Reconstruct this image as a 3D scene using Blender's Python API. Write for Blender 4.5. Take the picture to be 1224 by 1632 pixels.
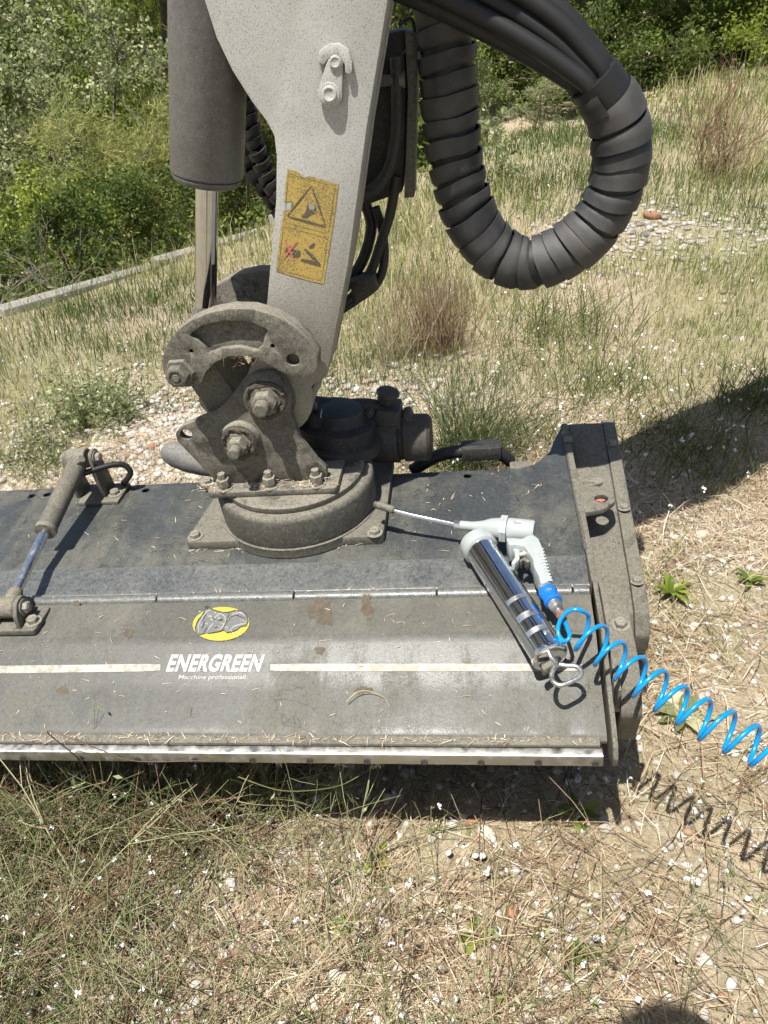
import bpy, bmesh, math, random
import numpy as np
from mathutils import Vector, Matrix

for o in list(bpy.data.objects):
    bpy.data.objects.remove(o)
random.seed(7)
rng = np.random.default_rng(11)
SC = bpy.context.scene
COL = SC.collection

# ------------------------------------------------------------------ camera
CAM_H, PITCH, FOCAL = 1.27, math.radians(34), 1230.0
cam_data = bpy.data.cameras.new('camera')
cam = bpy.data.objects.new('camera', cam_data)
COL.objects.link(cam)
cam.location = (0, 0, CAM_H)
cam.rotation_euler = (math.radians(90) - PITCH, 0, 0)
cam_data.sensor_fit = 'VERTICAL'
cam_data.sensor_height = 36.0
cam_data.lens = 36.0 * FOCAL / 1632.0
cam_data.clip_start = 0.02
cam_data.clip_end = 2000
SC.camera = cam
SC.render.resolution_x, SC.render.resolution_y = 768, 1024

# ------------------------------------------------------------------ light
SUN = Vector((0.27, 0.33, -1.0)).normalized()
world = bpy.data.worlds.new('World')
SC.world = world
world.use_nodes = True
wn = world.node_tree
sky = wn.nodes.new('ShaderNodeTexSky')
sky.sky_type = 'NISHITA'
sky.sun_disc = False
sky.sun_elevation = math.asin(-SUN.z)
sky.sun_rotation = math.atan2(-SUN.x, -SUN.y)
sky.air_density, sky.dust_density, sky.ozone_density = 1.0, 1.6, 1.0
wn.links.new(sky.outputs[0], wn.nodes['Background'].inputs[0])
wn.nodes['Background'].inputs[1].default_value = 0.070
sun_data = bpy.data.lights.new('sun', 'SUN')
sun_data.energy = 5.0
sun_data.angle = math.radians(0.53)
sun_data.color = (1.0, 0.965, 0.915)
sun = bpy.data.objects.new('sun', sun_data)
COL.objects.link(sun)
sun.rotation_euler = SUN.to_track_quat('-Z', 'Y').to_euler()
vs = SC.view_settings
vs.view_transform, vs.look = 'Standard', 'None'
vs.exposure, vs.gamma = 0.84, 1.0
vs.use_curve_mapping = False
SC.cycles.max_bounces, SC.cycles.diffuse_bounces, SC.cycles.glossy_bounces, SC.cycles.transmission_bounces = 4, 2, 3, 2
SC.cycles.use_adaptive_sampling, SC.cycles.adaptive_threshold, SC.cycles.adaptive_min_samples = True, .035, 16

# ------------------------------------------------------------------ frames
FW = Vector((0, math.cos(PITCH), -math.sin(PITCH)))
UPV = Vector((0, math.sin(PITCH), math.cos(PITCH)))
CPOS = Vector((0, 0, CAM_H))
def ray(u, v):
    return FW + Vector((1, 0, 0)) * ((u - 612) / FOCAL) + UPV * ((816 - v) / FOCAL)
DX = Vector((7.05, -.687, .77)).normalized()        # the mower stands tilted on sloping ground
DY = Vector((.0952, 1, .02)); DY = (DY - DX * DX.dot(DY)).normalized()
DZ = DX.cross(DY)
DO = Vector((0.0, 1.04321, 0.405))
MD = Matrix(((DX.x, DY.x, DZ.x, DO.x), (DX.y, DY.y, DZ.y, DO.y), (DX.z, DY.z, DZ.z, DO.z), (0, 0, 0, 1)))
def dk(u, v, x=None, y=None, z=None):
    """point of the mower's own frame on one of its planes"""
    r = ray(u, v); o = CPOS - DO
    ax, val = (DX, x) if x is not None else ((DY, y) if y is not None else (DZ, z))
    p = o + r * ((val - o.dot(ax)) / r.dot(ax))
    return Vector((p.dot(DX), p.dot(DY), p.dot(DZ)))
def d2w(p):
    return MD @ Vector(p)
def w2d(p):
    return MD.inverted() @ Vector(p)
def gp(u, v, h=0.0):
    r = ray(u, v)
    return CPOS + r * ((h - CAM_H) / r.z)

# ------------------------------------------------------------------ scene helpers
BASE = {}
def thing(name, label, cat, base=(0, 0, 0), deck=True, group=None):
    o = bpy.data.objects.new(name, None)
    COL.objects.link(o)
    o.empty_display_size = 0.05
    M = MD if deck else Matrix()
    o.matrix_world = M @ Matrix.Translation(Vector(base))
    tag(o, label, cat, group)
    BASE[o.name] = Vector(base)
    return o
def tag(o, label, cat, group=None, kind=None):
    if label: o['label'] = label
    if cat: o['category'] = cat
    if group: o['group'] = group
    if kind: o['kind'] = kind
    return o
def root_base(p):
    q = p
    while q.parent is not None:
        q = q.parent
    return BASE.get(q.name, Vector((0, 0, 0)))
def link(name, me, mat, parent=None, angle=35):
    o = bpy.data.objects.new(name, me)
    COL.objects.link(o)
    if mat is not None and not me.materials:
        me.materials.append(mat)
    if parent is not None:
        o.parent = parent
    return o
def finish(name, bm, mat, parent=None, smooth=True, angle=38):
    me = bpy.data.meshes.new(name)
    if parent is not None:
        b = root_base(parent)
        bmesh.ops.translate(bm, verts=bm.verts, vec=-b)
    bmesh.ops.recalc_face_normals(bm, faces=bm.faces)
    bm.to_mesh(me); bm.free()
    if smooth:
        me.polygons.foreach_set('use_smooth', [True] * len(me.polygons))
        me.set_sharp_from_angle(angle=math.radians(angle))
    return link(name, me, mat, parent)
def bevel(bm, w, seg=2, ang=30):
    if w <= 0: return
    es = [e for e in bm.edges if len(e.link_faces) == 2 and e.calc_face_angle(0) > math.radians(ang)]
    if es:
        bmesh.ops.bevel(bm, geom=es, offset=w, segments=seg, affect='EDGES', profile=0.5, clamp_overlap=True)
def fillet(poly, r, n=5):
    out = []
    N = len(poly)
    rs = r if isinstance(r, (list, tuple)) else [r] * N
    for i in range(N):
        p, a, b = Vector(poly[i]), Vector(poly[i - 1]), Vector(poly[(i + 1) % N])
        rr = rs[i]
        d1, d2 = (a - p), (b - p)
        if rr <= 0 or d1.length < 1e-6 or d2.length < 1e-6:
            out.append(tuple(p)); continue
        ang = d1.angle(d2)
        t = min(rr / max(math.tan(ang / 2), 1e-3), d1.length * .48, d2.length * .48)
        q1, q2 = p + d1.normalized() * t, p + d2.normalized() * t
        for k in range(n + 1):
            s = k / n
            out.append(tuple(q1.lerp(p, s).lerp(p.lerp(q2, s), s)))
    return out
def circ(cx, cy, r, n=20, a0=0, a1=360):
    full = abs(a1 - a0) >= 360
    m = n if full else n + 1
    return [(cx + r * math.cos(math.radians(a0 + (a1 - a0) * k / n)), cy + r * math.sin(math.radians(a0 + (a1 - a0) * k / n))) for k in range(m)]
def co(axis, p, h):
    return {'x': (h, p[0], p[1]), 'y': (p[0], h, p[1]), 'z': (p[0], p[1], h)}[axis]
def prism_bm(poly, axis, a, b, bev=.0015, holes=(), bm=None, seg=2):
    own = bmesh.new()
    edges = []
    for lp in [poly] + list(holes):
        vsx = [own.verts.new(co(axis, p, a)) for p in lp]
        edges += [own.edges.new((vsx[i], vsx[(i + 1) % len(vsx)])) for i in range(len(vsx))]
    if holes:
        bmesh.ops.triangle_fill(own, use_beauty=True, edges=edges)
    else:
        own.faces.new(own.verts)
    d = Vector(co(axis, (0, 0), b - a))
    r = bmesh.ops.extrude_face_region(own, geom=list(own.faces))
    bmesh.ops.translate(own, verts=[g for g in r['geom'] if isinstance(g, bmesh.types.BMVert)], vec=d)
    bmesh.ops.recalc_face_normals(own, faces=own.faces)
    bevel(own, bev, seg)
    if bm is None:
        return own
    merge(bm, own)
    return bm
def merge(bm, other):
    me = bpy.data.meshes.new('tmp'); other.to_mesh(me); other.free()
    bm.from_mesh(me); bpy.data.meshes.remove(me)
def prism(name, poly, axis, a, b, mat, parent, bev=.0015, holes=(), seg=2):
    return finish(name, prism_bm(poly, axis, a, b, bev, holes, seg=seg), mat, parent)
def frame_for(d):
    d = Vector(d).normalized()
    q = Vector((0, 0, 1)) if abs(d.z) < .9 else Vector((1, 0, 0))
    s = d.cross(q).normalized()
    return s, s.cross(d).normalized(), d
def lathe_bm(org, d, prof, n=28, bm=None, a0=0.0):
    """prof: list of (distance along the axis, radius)"""
    bm = bm or bmesh.new()
    s, t, d = frame_for(d)
    org = Vector(org); rings = []
    for (h, r) in prof:
        if r < 1e-6:
            rings.append([bm.verts.new(org + d * h)])
        else:
            rings.append([bm.verts.new(org + d * h + (s * math.cos(a0 + 2 * math.pi * k / n) + t * math.sin(a0 + 2 * math.pi * k / n)) * r) for k in range(n)])
    for A, B in zip(rings, rings[1:]):
        for k in range(n):
            a, b = A[k % len(A)], A[(k + 1) % len(A)]
            c, e = B[(k + 1) % len(B)], B[k % len(B)]
            f = []
            for w in (a, b, c, e):
                if w not in f: f.append(w)
            if len(f) > 2: bm.faces.new(f)
    for Rg in (rings[0], rings[-1]):
        if len(Rg) > 2: bm.faces.new(Rg)
    return bm
def lathe(name, org, d, prof, mat, parent, n=28, a0=0.0, angle=38):
    return finish(name, lathe_bm(org, d, prof, n, a0=a0), mat, parent, angle=angle)
def cyl_prof(l, r, c=.0015):
    return [(0, r - c), (c, r), (l - c, r), (l, r - c)]
def spline(pts, n=8, closed=False):
    P = [Vector(p) for p in pts]; out = []
    N = len(P)
    for i in range(N - 1 if not closed else N):
        g = lambda k: P[k % N] if closed else P[max(0, min(N - 1, k))]
        p0, p1, p2, p3 = g(i - 1), g(i), g(i + 1), g(i + 2)
        for k in range(n):
            t = k / n
            out.append(.5 * ((2 * p1) + (p2 - p0) * t + (2 * p0 - 5 * p1 + 4 * p2 - p3) * t * t + (3 * p1 - p0 - 3 * p2 + p3) * t ** 3))
    if not closed: out.append(P[-1])
    return out
def frames(pts, closed=False):
    N = len(pts); T = []
    for i in range(N):
        a = pts[(i - 1) % N] if closed or i > 0 else pts[0]
        b = pts[(i + 1) % N] if closed or i < N - 1 else pts[-1]
        T.append((b - a).normalized())
    s = frame_for(T[0])[0]; out = []
    for t in T:
        s = (s - t * s.dot(t)).normalized()
        out.append((s, t.cross(s)))
    return out
def tube_bm(pts, r, seg=10, closed=False, bm=None, cap=True):
    bm = bm or bmesh.new()
    pts = [Vector(p) for p in pts]
    fr = frames(pts, closed); rings = []
    for i, p in enumerate(pts):
        rr = r(i / max(1, len(pts) - 1)) if callable(r) else r
        s, t = fr[i]
        rings.append([bm.verts.new(p + (s * math.cos(2 * math.pi * k / seg) + t * math.sin(2 * math.pi * k / seg)) * rr) for k in range(seg)])
    M = len(rings)
    for i in range(M if closed else M - 1):
        A, B = rings[i], rings[(i + 1) % M]
        for k in range(seg):
            bm.faces.new((A[k], A[(k + 1) % seg], B[(k + 1) % seg], B[k]))
    if cap and not closed:
        bm.faces.new(rings[0]); bm.faces.new(rings[-1])
    return bm
def tube(name, pts, r, mat, parent, seg=10, closed=False, angle=60):
    return finish(name, tube_bm(pts, r, seg, closed), mat, parent, angle=angle)
def npmesh(name, V, faces, mat, parent=None, smooth=False, tint=None, link_it=True):
    """faces: (n,k) int array"""
    me = bpy.data.meshes.new(name)
    V = np.asarray(V, dtype=np.float32); faces = np.asarray(faces, dtype=np.int32)
    n, k = faces.shape
    me.vertices.add(len(V)); me.vertices.foreach_set('co', V.ravel())
    me.loops.add(n * k); me.loops.foreach_set('vertex_index', faces.ravel())
    me.polygons.add(n)
    me.polygons.foreach_set('loop_start', np.arange(0, n * k, k, dtype=np.int32))
    me.polygons.foreach_set('loop_total', np.full(n, k, dtype=np.int32))
    if smooth: me.polygons.foreach_set('use_smooth', np.ones(n, dtype=bool))
    me.update(calc_edges=True)
    if tint is not None:
        at = me.attributes.new('tint', 'FLOAT', 'POINT')
        at.data.foreach_set('value', np.asarray(tint, dtype=np.float32))
    if mat is not None: me.materials.append(mat)
    if not link_it: return me
    o = bpy.data.objects.new(name, me); COL.objects.link(o)
    if parent is not None: o.parent = parent
    return o
_lat = {}
def vnoise(x, y, seed=0):
    if seed not in _lat:
        _lat[seed] = np.random.default_rng(100 + seed).random((128, 128))
    L = _lat[seed]
    x = np.asarray(x, float); y = np.asarray(y, float)
    xi, yi = np.floor(x).astype(int), np.floor(y).astype(int)
    fx, fy = x - xi, y - yi
    fx, fy = fx * fx * (3 - 2 * fx), fy * fy * (3 - 2 * fy)
    g = lambda a, b: L[a % 128, b % 128]
    return (g(xi, yi) * (1 - fx) + g(xi + 1, yi) * fx) * (1 - fy) + (g(xi, yi + 1) * (1 - fx) + g(xi + 1, yi + 1) * fx) * fy

# ------------------------------------------------------------------ materials
class N:
    def __init__(s, name):
        s.m = bpy.data.materials.new(name); s.m.use_nodes = True
        s.t = s.m.node_tree; s.n = s.t.nodes; s.l = s.t.links
        s.p = s.n['Principled BSDF']; s.out = s.n['Material Output']
    def new(s, ty, **k):
        x = s.n.new(ty)
        for a, b in k.items(): setattr(x, a, b)
        return x
    def obj(s):
        return s.new('ShaderNodeTexCoord').outputs['Object']
    def noise(s, scale, detail=4, rough=.55, dist=0.0, vec=None, stretch=None):
        v = vec or s.obj()
        if stretch:
            mp = s.new('ShaderNodeMapping'); mp.inputs['Scale'].default_value = stretch
            s.l.new(v, mp.inputs[0]); v = mp.outputs[0]
        x = s.new('ShaderNodeTexNoise')
        x.inputs['Scale'].default_value = scale; x.inputs['Detail'].default_value = detail
        x.inputs['Roughness'].default_value = rough; x.inputs['Distortion'].default_value = dist
        s.l.new(v, x.inputs['Vector'])
        return x.outputs['Fac']
    def ramp(s, fac, stops, interp='LINEAR'):
        x = s.new('ShaderNodeValToRGB'); x.color_ramp.interpolation = interp
        e = x.color_ramp.elements
        while len(e) < len(stops): e.new(.5)
        for k, (pos, c) in enumerate(stops):
            e[k].position = pos
            e[k].color = (c, c, c, 1) if isinstance(c, (int, float)) else (*c, 1)
        s.l.new(fac, x.inputs[0])
        return x.outputs[0]
    def math(s, op, a, b=None, c=None, clamp=False):
        x = s.new('ShaderNodeMath', operation=op, use_clamp=clamp)
        for i, q in enumerate((a, b, c)):
            if q is None: continue
            if isinstance(q, (int, float)): x.inputs[i].default_value = q
            else: s.l.new(q, x.inputs[i])
        return x.outputs[0]
    def mix(s, fac, a, b, mode='MIX'):
        x = s.new('ShaderNodeMix', data_type='RGBA', blend_type=mode)
        for i, q in ((0, fac), (6, a), (7, b)):
            if isinstance(q, (int, float)): x.inputs[i].default_value = q
            elif isinstance(q, tuple): x.inputs[i].default_value = (*q, 1)
            else: s.l.new(q, x.inputs[i])
        return x.outputs[2]
    def bump(s, h, strength=.3, dist=.001):
        x = s.new('ShaderNodeBump'); x.inputs['Strength'].default_value = strength
        x.inputs['Distance'].default_value = dist
        s.l.new(h, x.inputs['Height']); s.l.new(x.outputs[0], s.p.inputs['Normal'])
    def col(s, c):
        if isinstance(c, tuple): s.p.inputs['Base Color'].default_value = (*c, 1)
        else: s.l.new(c, s.p.inputs['Base Color'])
    def set(s, **k):
        for a, b in k.items():
            q = s.p.inputs[a.replace('_', ' ')]
            if isinstance(b, (int, float, tuple)): q.default_value = b
            else: s.l.new(b, q)
        return s.m

def dusty(name, paint, dust, amount=.5, rough=(.35, .85), up=.25, scratch=.6, specks=.35, big=5.0, spec=.5, edge=.45, grease=0.0, streak=0.0, grain=1.0):
    """paint under settled dust, grass dust thicker on faces that look up, scratched"""
    k = N(name)
    n1 = k.noise(big, 5, .6, .6); n2 = k.noise(big * 9, 4, .6); n3 = k.noise(420, 2, .5)
    g = k.new('ShaderNodeNewGeometry'); sx = k.new('ShaderNodeSeparateXYZ'); k.l.new(g.outputs['Normal'], sx.inputs[0])
    upf = k.math('MULTIPLY', k.math('MAXIMUM', sx.outputs[2], 0.0), up)
    f = k.math('ADD', k.math('MULTIPLY', n1, .75), k.math('MULTIPLY', n2, .35))
    f = k.math('ADD', k.math('ADD', f, upf), k.math('MULTIPLY', n3, .35))
    if streak > 0:
        sk_ = k.noise(2.2, 4, .6, .4, stretch=(9, 1.2, 1.2))
        f = k.math('ADD', f, k.math('MULTIPLY', k.math('SUBTRACT', sk_, .5), streak))
    f = k.math('MULTIPLY_ADD', f, 3.1, -2.45 + amount * 1.25)
    f = k.math('MINIMUM', k.math('MAXIMUM', f, 0.03), 0.93)
    base = k.mix(k.ramp(k.noise(big * 3, 3), [(.35, 0), (.7, 1)]), paint, tuple(c * .7 for c in paint))
    dcol = k.mix(k.ramp(n2, [(.3, 0), (.7, 1)]), dust, tuple(c * .74 for c in dust))
    c = k.mix(f, base, dcol)
    if scratch > 0:
        for sc, w, rot, st, bright in ((3.0, .0022, .25, (1, 14, 14), .5), (4.0, .0026, 1.25, (1, 11, 11), .5), (7.0, .0016, .9, (1, 2.2, 2.2), .55)):
            mp = k.new('ShaderNodeMapping'); mp.inputs['Rotation'].default_value = (.2, rot * .6, rot)
            k.l.new(k.obj(), mp.inputs[0])
            ln = k.math('LESS_THAN', k.math('ABSOLUTE', k.math('SUBTRACT', k.noise(sc, 1, .4, .25, vec=mp.outputs[0], stretch=st), .5)), w * 3.6)
            mk = k.ramp(k.noise(sc * 2.1 + 4, 2), [(.48, 0), (.56, 1)])
            c = k.mix(k.math('MULTIPLY', k.math('MULTIPLY', ln, mk), scratch), c, tuple(min(.5, q * bright) for q in paint))
    if specks > 0:
        v = k.new('ShaderNodeTexVoronoi'); v.inputs['Scale'].default_value = 330
        k.l.new(k.obj(), v.inputs['Vector'])
        sp = k.math('LESS_THAN', v.outputs['Distance'], .22)
        c = k.mix(k.math('MULTIPLY', sp, specks), c, k.mix(k.ramp(n2, [(.45, 0), (.55, 1)]), (.05, .045, .04), (.46, .42, .32)))
    pt_ = k.ramp(g.outputs['Pointiness'], [(.515, 0), (.60, edge)])
    c = k.mix(pt_, c, tuple(min(.5, q * 1.55) for q in dust))
    gs = k.math('MULTIPLY', k.ramp(k.noise(big * 1.7 + 2, 4, .65, .8), [(.56, 0), (.66, 1)]), grease)
    c = k.mix(gs, c, (.018, .016, .014))
    gr = k.math('ADD', k.math('MULTIPLY', k.noise(620, 2, .6), .7), k.math('MULTIPLY', k.noise(150, 3, .65), .5))
    c = k.mix(1.0, c, k.ramp(gr, [(.42, 1 - .70 * grain), (.60, 1.0), (.78, 1.0)]), 'MULTIPLY')
    c = k.mix(k.ramp(gr, [(.68, 0), (.78, .45 * grain)]), c, tuple(min(.5, q * 1.7) for q in dust))
    k.col(c)
    k.bump(k.math('ADD', k.math('MULTIPLY', gr, .8), n2), .45 * grain, .0014)
    k.set(Roughness=k.ramp(f, [(0, rough[0]), (.7, rough[1])]))
    k.p.inputs['Specular IOR Level'].default_value = spec
    return k.m

DUST = (.36, .315, .225)
M = {}
M['deck'] = dusty('dusty slate painted steel', (.029, .036, .041), (.125, .117, .090), .10, (.34, .80), up=.10, scratch=.9, specks=.22, big=3.8, spec=.4, streak=.45, grain=.65)
M['flap'] = dusty('dusty slate painted flap', (.030, .036, .040), (.115, .108, .083), .06, (.36, .80), up=.10, scratch=.9, specks=.22, big=3.2, spec=.34, streak=.55, grain=.6)
M['crease'] = dusty('wiped slate paint', (.060, .068, .073), (.135, .132, .115), .14, (.25, .6), up=.06, scratch=.4, specks=.2, big=6)
M['frame'] = dusty('dusty grey green paint', (.075, .072, .060), (.150, .137, .105), .40, (.5, .9), up=.18, scratch=.35, specks=.4, big=9, grease=.35)
M['cast'] = dusty('dusty cast iron', (.050, .048, .041), (.205, .187, .142), .36, (.45, .9), up=.2, scratch=.35, specks=.45, big=11, grease=.6)
M['drum'] = dusty('dusty dark drum', (.018, .0185, .0185), (.165, .150, .115), -.06, (.5, .9), up=.42, scratch=.3, specks=.5, big=8)
M['bolt'] = dusty('dusty zinc bolt', (.20, .19, .175), (.19, .172, .13), .35, (.35, .8), up=.15, scratch=0, specks=.2, big=40)
M['dark'] = dusty('shade darkened motor black', (.010, .010, .010), (.07, .062, .048), .05, (.55, .9), up=.12, scratch=0, specks=.25, big=10)  # near black includes the shade that falls on the motor
M['barrel'] = dusty('grey cylinder barrel', (.070, .071, .073), (.165, .158, .14), .30, (.38, .75), up=.3, scratch=.85, specks=.4, big=6, grain=.6, streak=.3)
M['ram'] = dusty('dusty ram barrel', (.085, .082, .067), (.175, .157, .115), .45, (.5, .9), up=.15, scratch=.1, specks=.35, big=14)

def boom_mat():
    k = N('white boom paint with dirt specks')
    n1 = k.noise(4, 4, .6); n2 = k.noise(480, 1, .5); n3 = k.noise(900, 1, .5)
    base = k.mix(k.ramp(n1, [(.35, 0), (.7, 1)]), (.46, .455, .425), (.34, .335, .295))
    sx = k.new('ShaderNodeSeparateXYZ'); k.l.new(k.obj(), sx.inputs[0])
    low = k.ramp(k.math('ADD', sx.outputs[2], k.math('MULTIPLY', n1, .15)), [(.17, 1), (.42, 0)])     # muddier towards the knuckle
    base = k.mix(k.math('MULTIPLY', low, .85), base, (.27, .245, .185))
    th = k.math('SUBTRACT', .685, k.math('ADD', k.math('MULTIPLY', low, .06), k.math('MULTIPLY', k.noise(9, 4, .7), .10)))
    s1 = k.math('GREATER_THAN', n2, th); s2 = k.math('GREATER_THAN', n3, k.math('ADD', th, .005))
    sp = k.math('MULTIPLY', k.math('MAXIMUM', s1, s2), .62)
    c = k.mix(sp, base, (.10, .095, .08))
    ln = k.math('LESS_THAN', k.math('ABSOLUTE', k.math('SUBTRACT', k.noise(6, 1, .4, 1.2), .5)), .003)
    c = k.mix(k.math('MULTIPLY', ln, k.ramp(k.noise(7, 2), [(.58, 0), (.64, .25)])), c, (.6, .6, .58))
    k.col(c); k.bump(n2, .25, .0008)
    return k.set(Roughness=.55)
M['boom'] = boom_mat()
def plain(name, c, rough=.5, metal=0.0, var=.25, scale=30, **kw):
    k = N(name)
    n = k.noise(scale, 4, .6)
    k.col(k.mix(k.ramp(n, [(.3, 0), (.72, 1)]), c, tuple(q * (1 - var) for q in c)))
    k.set(Roughness=k.ramp(n, [(.2, rough * .8), (.8, min(1, rough * 1.25))]), Metallic=metal, **kw)
    return k.m
def chrome(name, c=(.52, .53, .54), rough=.06, streak=(1, 1, 1)):
    k = N(name)
    n = k.noise(60, 3, .6, stretch=streak)
    k.col(k.mix(k.ramp(n, [(.45, 0), (.8, 1)]), c, tuple(q * .82 for q in c)))
    k.set(Metallic=1.0, Roughness=k.ramp(n, [(.3, rough), (.9, rough * 3)]))
    return k.m
M['chrome'] = chrome('polished chrome rod', (.50, .51, .53), .03)
M['chrome_rod'] = chrome('ram rod chrome', (.74, .74, .73), .16)
M['chrome_tube'] = chrome('chromed grease tube', (.84, .85, .87), .07)
M['band'] = chrome('matt worn band', (.80, .79, .77), .22)
M['steel'] = chrome('worn bright steel', (.55, .54, .50), .28)
M['rubber'] = plain('black hose rubber', (.012, .012, .0115), .55, var=.4, scale=25)
def wrap_mat():
    k = N('black spiral wrap plastic')
    n1 = k.noise(9, 4, .6); n2 = k.noise(120, 3, .6)
    c = k.mix(k.ramp(n1, [(.40, 0), (.72, 1)]), (.015, .0155, .017), (.075, .072, .064))
    ln = k.math('LESS_THAN', k.math('ABSOLUTE', k.math('SUBTRACT', k.noise(24, 1, .4, 1.5), .5)), .011)
    c = k.mix(k.math('MULTIPLY', ln, k.ramp(k.noise(13, 2), [(.54, 0), (.62, .35)])), c, (.10, .095, .085))
    k.col(c); k.bump(n2, .2, .001)
    return k.set(Roughness=k.ramp(n1, [(.3, .48), (.75, .75)]))
M['wrap'] = wrap_mat()
M['white_paint'] = plain('grease gun light grey enamel', (.32, .345, .33), .3, var=.12, scale=40)
M['grip'] = plain('grease gun grip plastic', (.32, .35, .335), .42, var=.12, scale=60)
M['blue'] = plain('blue polyurethane hose', (.0, .23, .56), .22, var=.15, scale=40, Coat_Weight=.4)
M['blue_cap'] = plain('blue coupling sleeve', (.005, .14, .50), .4, var=.2, scale=60)
M['rust'] = plain('reddish brown ring', (.30, .09, .05), .6)
def decal(name, c, wear=.5, wearc=(.30, .27, .20), scale=170):
    k = N(name)
    n = k.noise(scale, 3, .65); n1 = k.noise(14, 4, .65)
    f = k.math('GREATER_THAN', k.math('ADD', n, k.math('MULTIPLY', n1, .35)), .86 - wear * .22)
    k.col(k.mix(k.math('MULTIPLY', f, .85), k.mix(n1, c, tuple(q * .8 for q in c)), wearc))
    return k.set(Roughness=.55)
M['d_white'] = decal('worn white decal', (.38, .375, .35), .42, (.22, .20, .16), 110)
M['d_small'] = plain('small white print', (.34, .335, .31), .5, var=.2, scale=90)
M['d_stripe'] = decal('dirty white stripe', (.34, .32, .27), .75, (.22, .185, .13), 80)
M['d_yellow'] = decal('yellow emblem decal', (.42, .335, .035), .2)
M['d_grey'] = decal('grey emblem decal', (.13, .135, .125), .35)
M['d_pale'] = decal('pale emblem decal', (.27, .27, .25), .3)
M['d_black'] = decal('black emblem line', (.03, .03, .028), .1)
M['d_warn'] = decal('speckled amber warning decal', (.43, .305, .075), .66, (.12, .095, .055), 480)
M['d_line'] = decal('dark print line', (.09, .075, .055), .3, (.4, .27, .08), 330)
M['d_red'] = decal('faded red print', (.52, .14, .12), .4, (.5, .32, .08), 330)
M['mud'] = plain('dried mud', (.10, .08, .052), .95, var=.4, scale=120)
M['grime'] = plain('oily grass dirt', (.085, .072, .052), .95, var=.6, scale=260)
M['concrete'] = plain('weathered concrete', (.27, .25, .22), .9, var=.4, scale=9)

def tint_mat(name, stops, rough=.7, trans=.35, varn=0.0):
    k = N(name)
    a = k.new('ShaderNodeAttribute', attribute_name='tint')
    c = k.ramp(a.outputs['Fac'], stops)
    k.col(c); k.set(Roughness=rough)
    k.p.inputs['Specular IOR Level'].default_value = .25
    if trans > 0:
        tr = k.new('ShaderNodeBsdfTranslucent'); k.l.new(c, tr.inputs[0])
        mx = k.new('ShaderNodeMixShader'); mx.inputs[0].default_value = trans
        k.l.new(k.p.outputs[0], mx.inputs[1]); k.l.new(tr.outputs[0], mx.inputs[2])
        k.l.new(mx.outputs[0], k.out.inputs[0])
    return k.m
G_ = lambda r, g, b: (r, g, b)
M['straw'] = tint_mat('dry straw', [(0, (.08, .045, .027)), (.3, (.27, .178, .103)), (.6, (.48, .37, .235)), (.85, (.60, .50, .355)), (1, (.70, .64, .52))], .8, .15)
M['grass'] = tint_mat('field grass', [(0, (.075, .11, .028)), (.3, (.165, .205, .058)), (.52, (.28, .30, .105)), (.75, (.43, .365, .18)), (1, (.56, .495, .33))], .75, .3)
M['stem'] = tint_mat('weed stems', [(0, (.055, .08, .028)), (.35, (.17, .21, .075)), (.6, (.34, .34, .18)), (.8, (.36, .29, .18)), (1, (.20, .105, .065))], .6, .1)
M['leaf_dark'] = tint_mat('dark green leaves', [(0, (.035, .065, .016)), (.6, (.085, .135, .032)), (1, (.17, .21, .06))], .45, .4)
M['leaf_mid'] = tint_mat('mid green leaves', [(0, (.06, .095, .022)), (.6, (.13, .185, .045)), (1, (.24, .28, .08))], .45, .42)
M['leaf_lime'] = tint_mat('yellow green leaves', [(0, (.09, .135, .022)), (.6, (.19, .26, .045)), (1, (.31, .35, .08))], .45, .45)
M['leaf_silver'] = tint_mat('silver green leaves', [(0, (.09, .12, .055)), (.6, (.19, .23, .12)), (1, (.40, .43, .31))], .45, .35)
M['leaf_soft'] = tint_mat('feathery tamarisk green', [(0, (.10, .135, .05)), (.6, (.22, .26, .10)), (1, (.36, .34, .13))], .7, .4)
M['needle'] = tint_mat('pine needles', [(0, (.05, .08, .02)), (.6, (.13, .17, .035)), (1, (.24, .26, .06))], .6, .3)
KF = {'leaf_dark': 1.15, 'leaf_mid': 1.4, 'leaf_lime': 1.25, 'leaf_silver': 1.5, 'leaf_soft': 1.6, 'needle': 1.4}
for nm_ in ('leaf_dark', 'leaf_mid', 'leaf_lime', 'leaf_silver', 'leaf_soft', 'needle'):
    for nd in M[nm_].node_tree.nodes:
        if nd.type == 'VALTORGB':
            for e_ in nd.color_ramp.elements: e_.color = (e_.color[0] * 1.1 * KF[nm_], e_.color[1] * KF[nm_], e_.color[2] * .9 * KF[nm_], 1)
        if nd.type == 'MIX_SHADER': nd.inputs[0].default_value = .5
M['petal'] = plain('tiny white petals', (.72, .70, .68), .7, var=.1)
M['bark'] = plain('grey brown bark', (.15, .12, .09), .9, var=.5, scale=18)
M['deadwood'] = plain('dead pale twigs', (.21, .18, .15), .9, var=.4, scale=18)
M['shell'] = plain('white snail shell', (.74, .72, .68), .5, var=.15, scale=200)
M['pebble'] = tint_mat('river pebbles', [(0, (.13, .125, .12)), (.25, (.27, .24, .20)), (.6, (.40, .36, .30)), (.88, (.52, .49, .44)), (1, (.30, .19, .12))], .8, 0)
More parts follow.
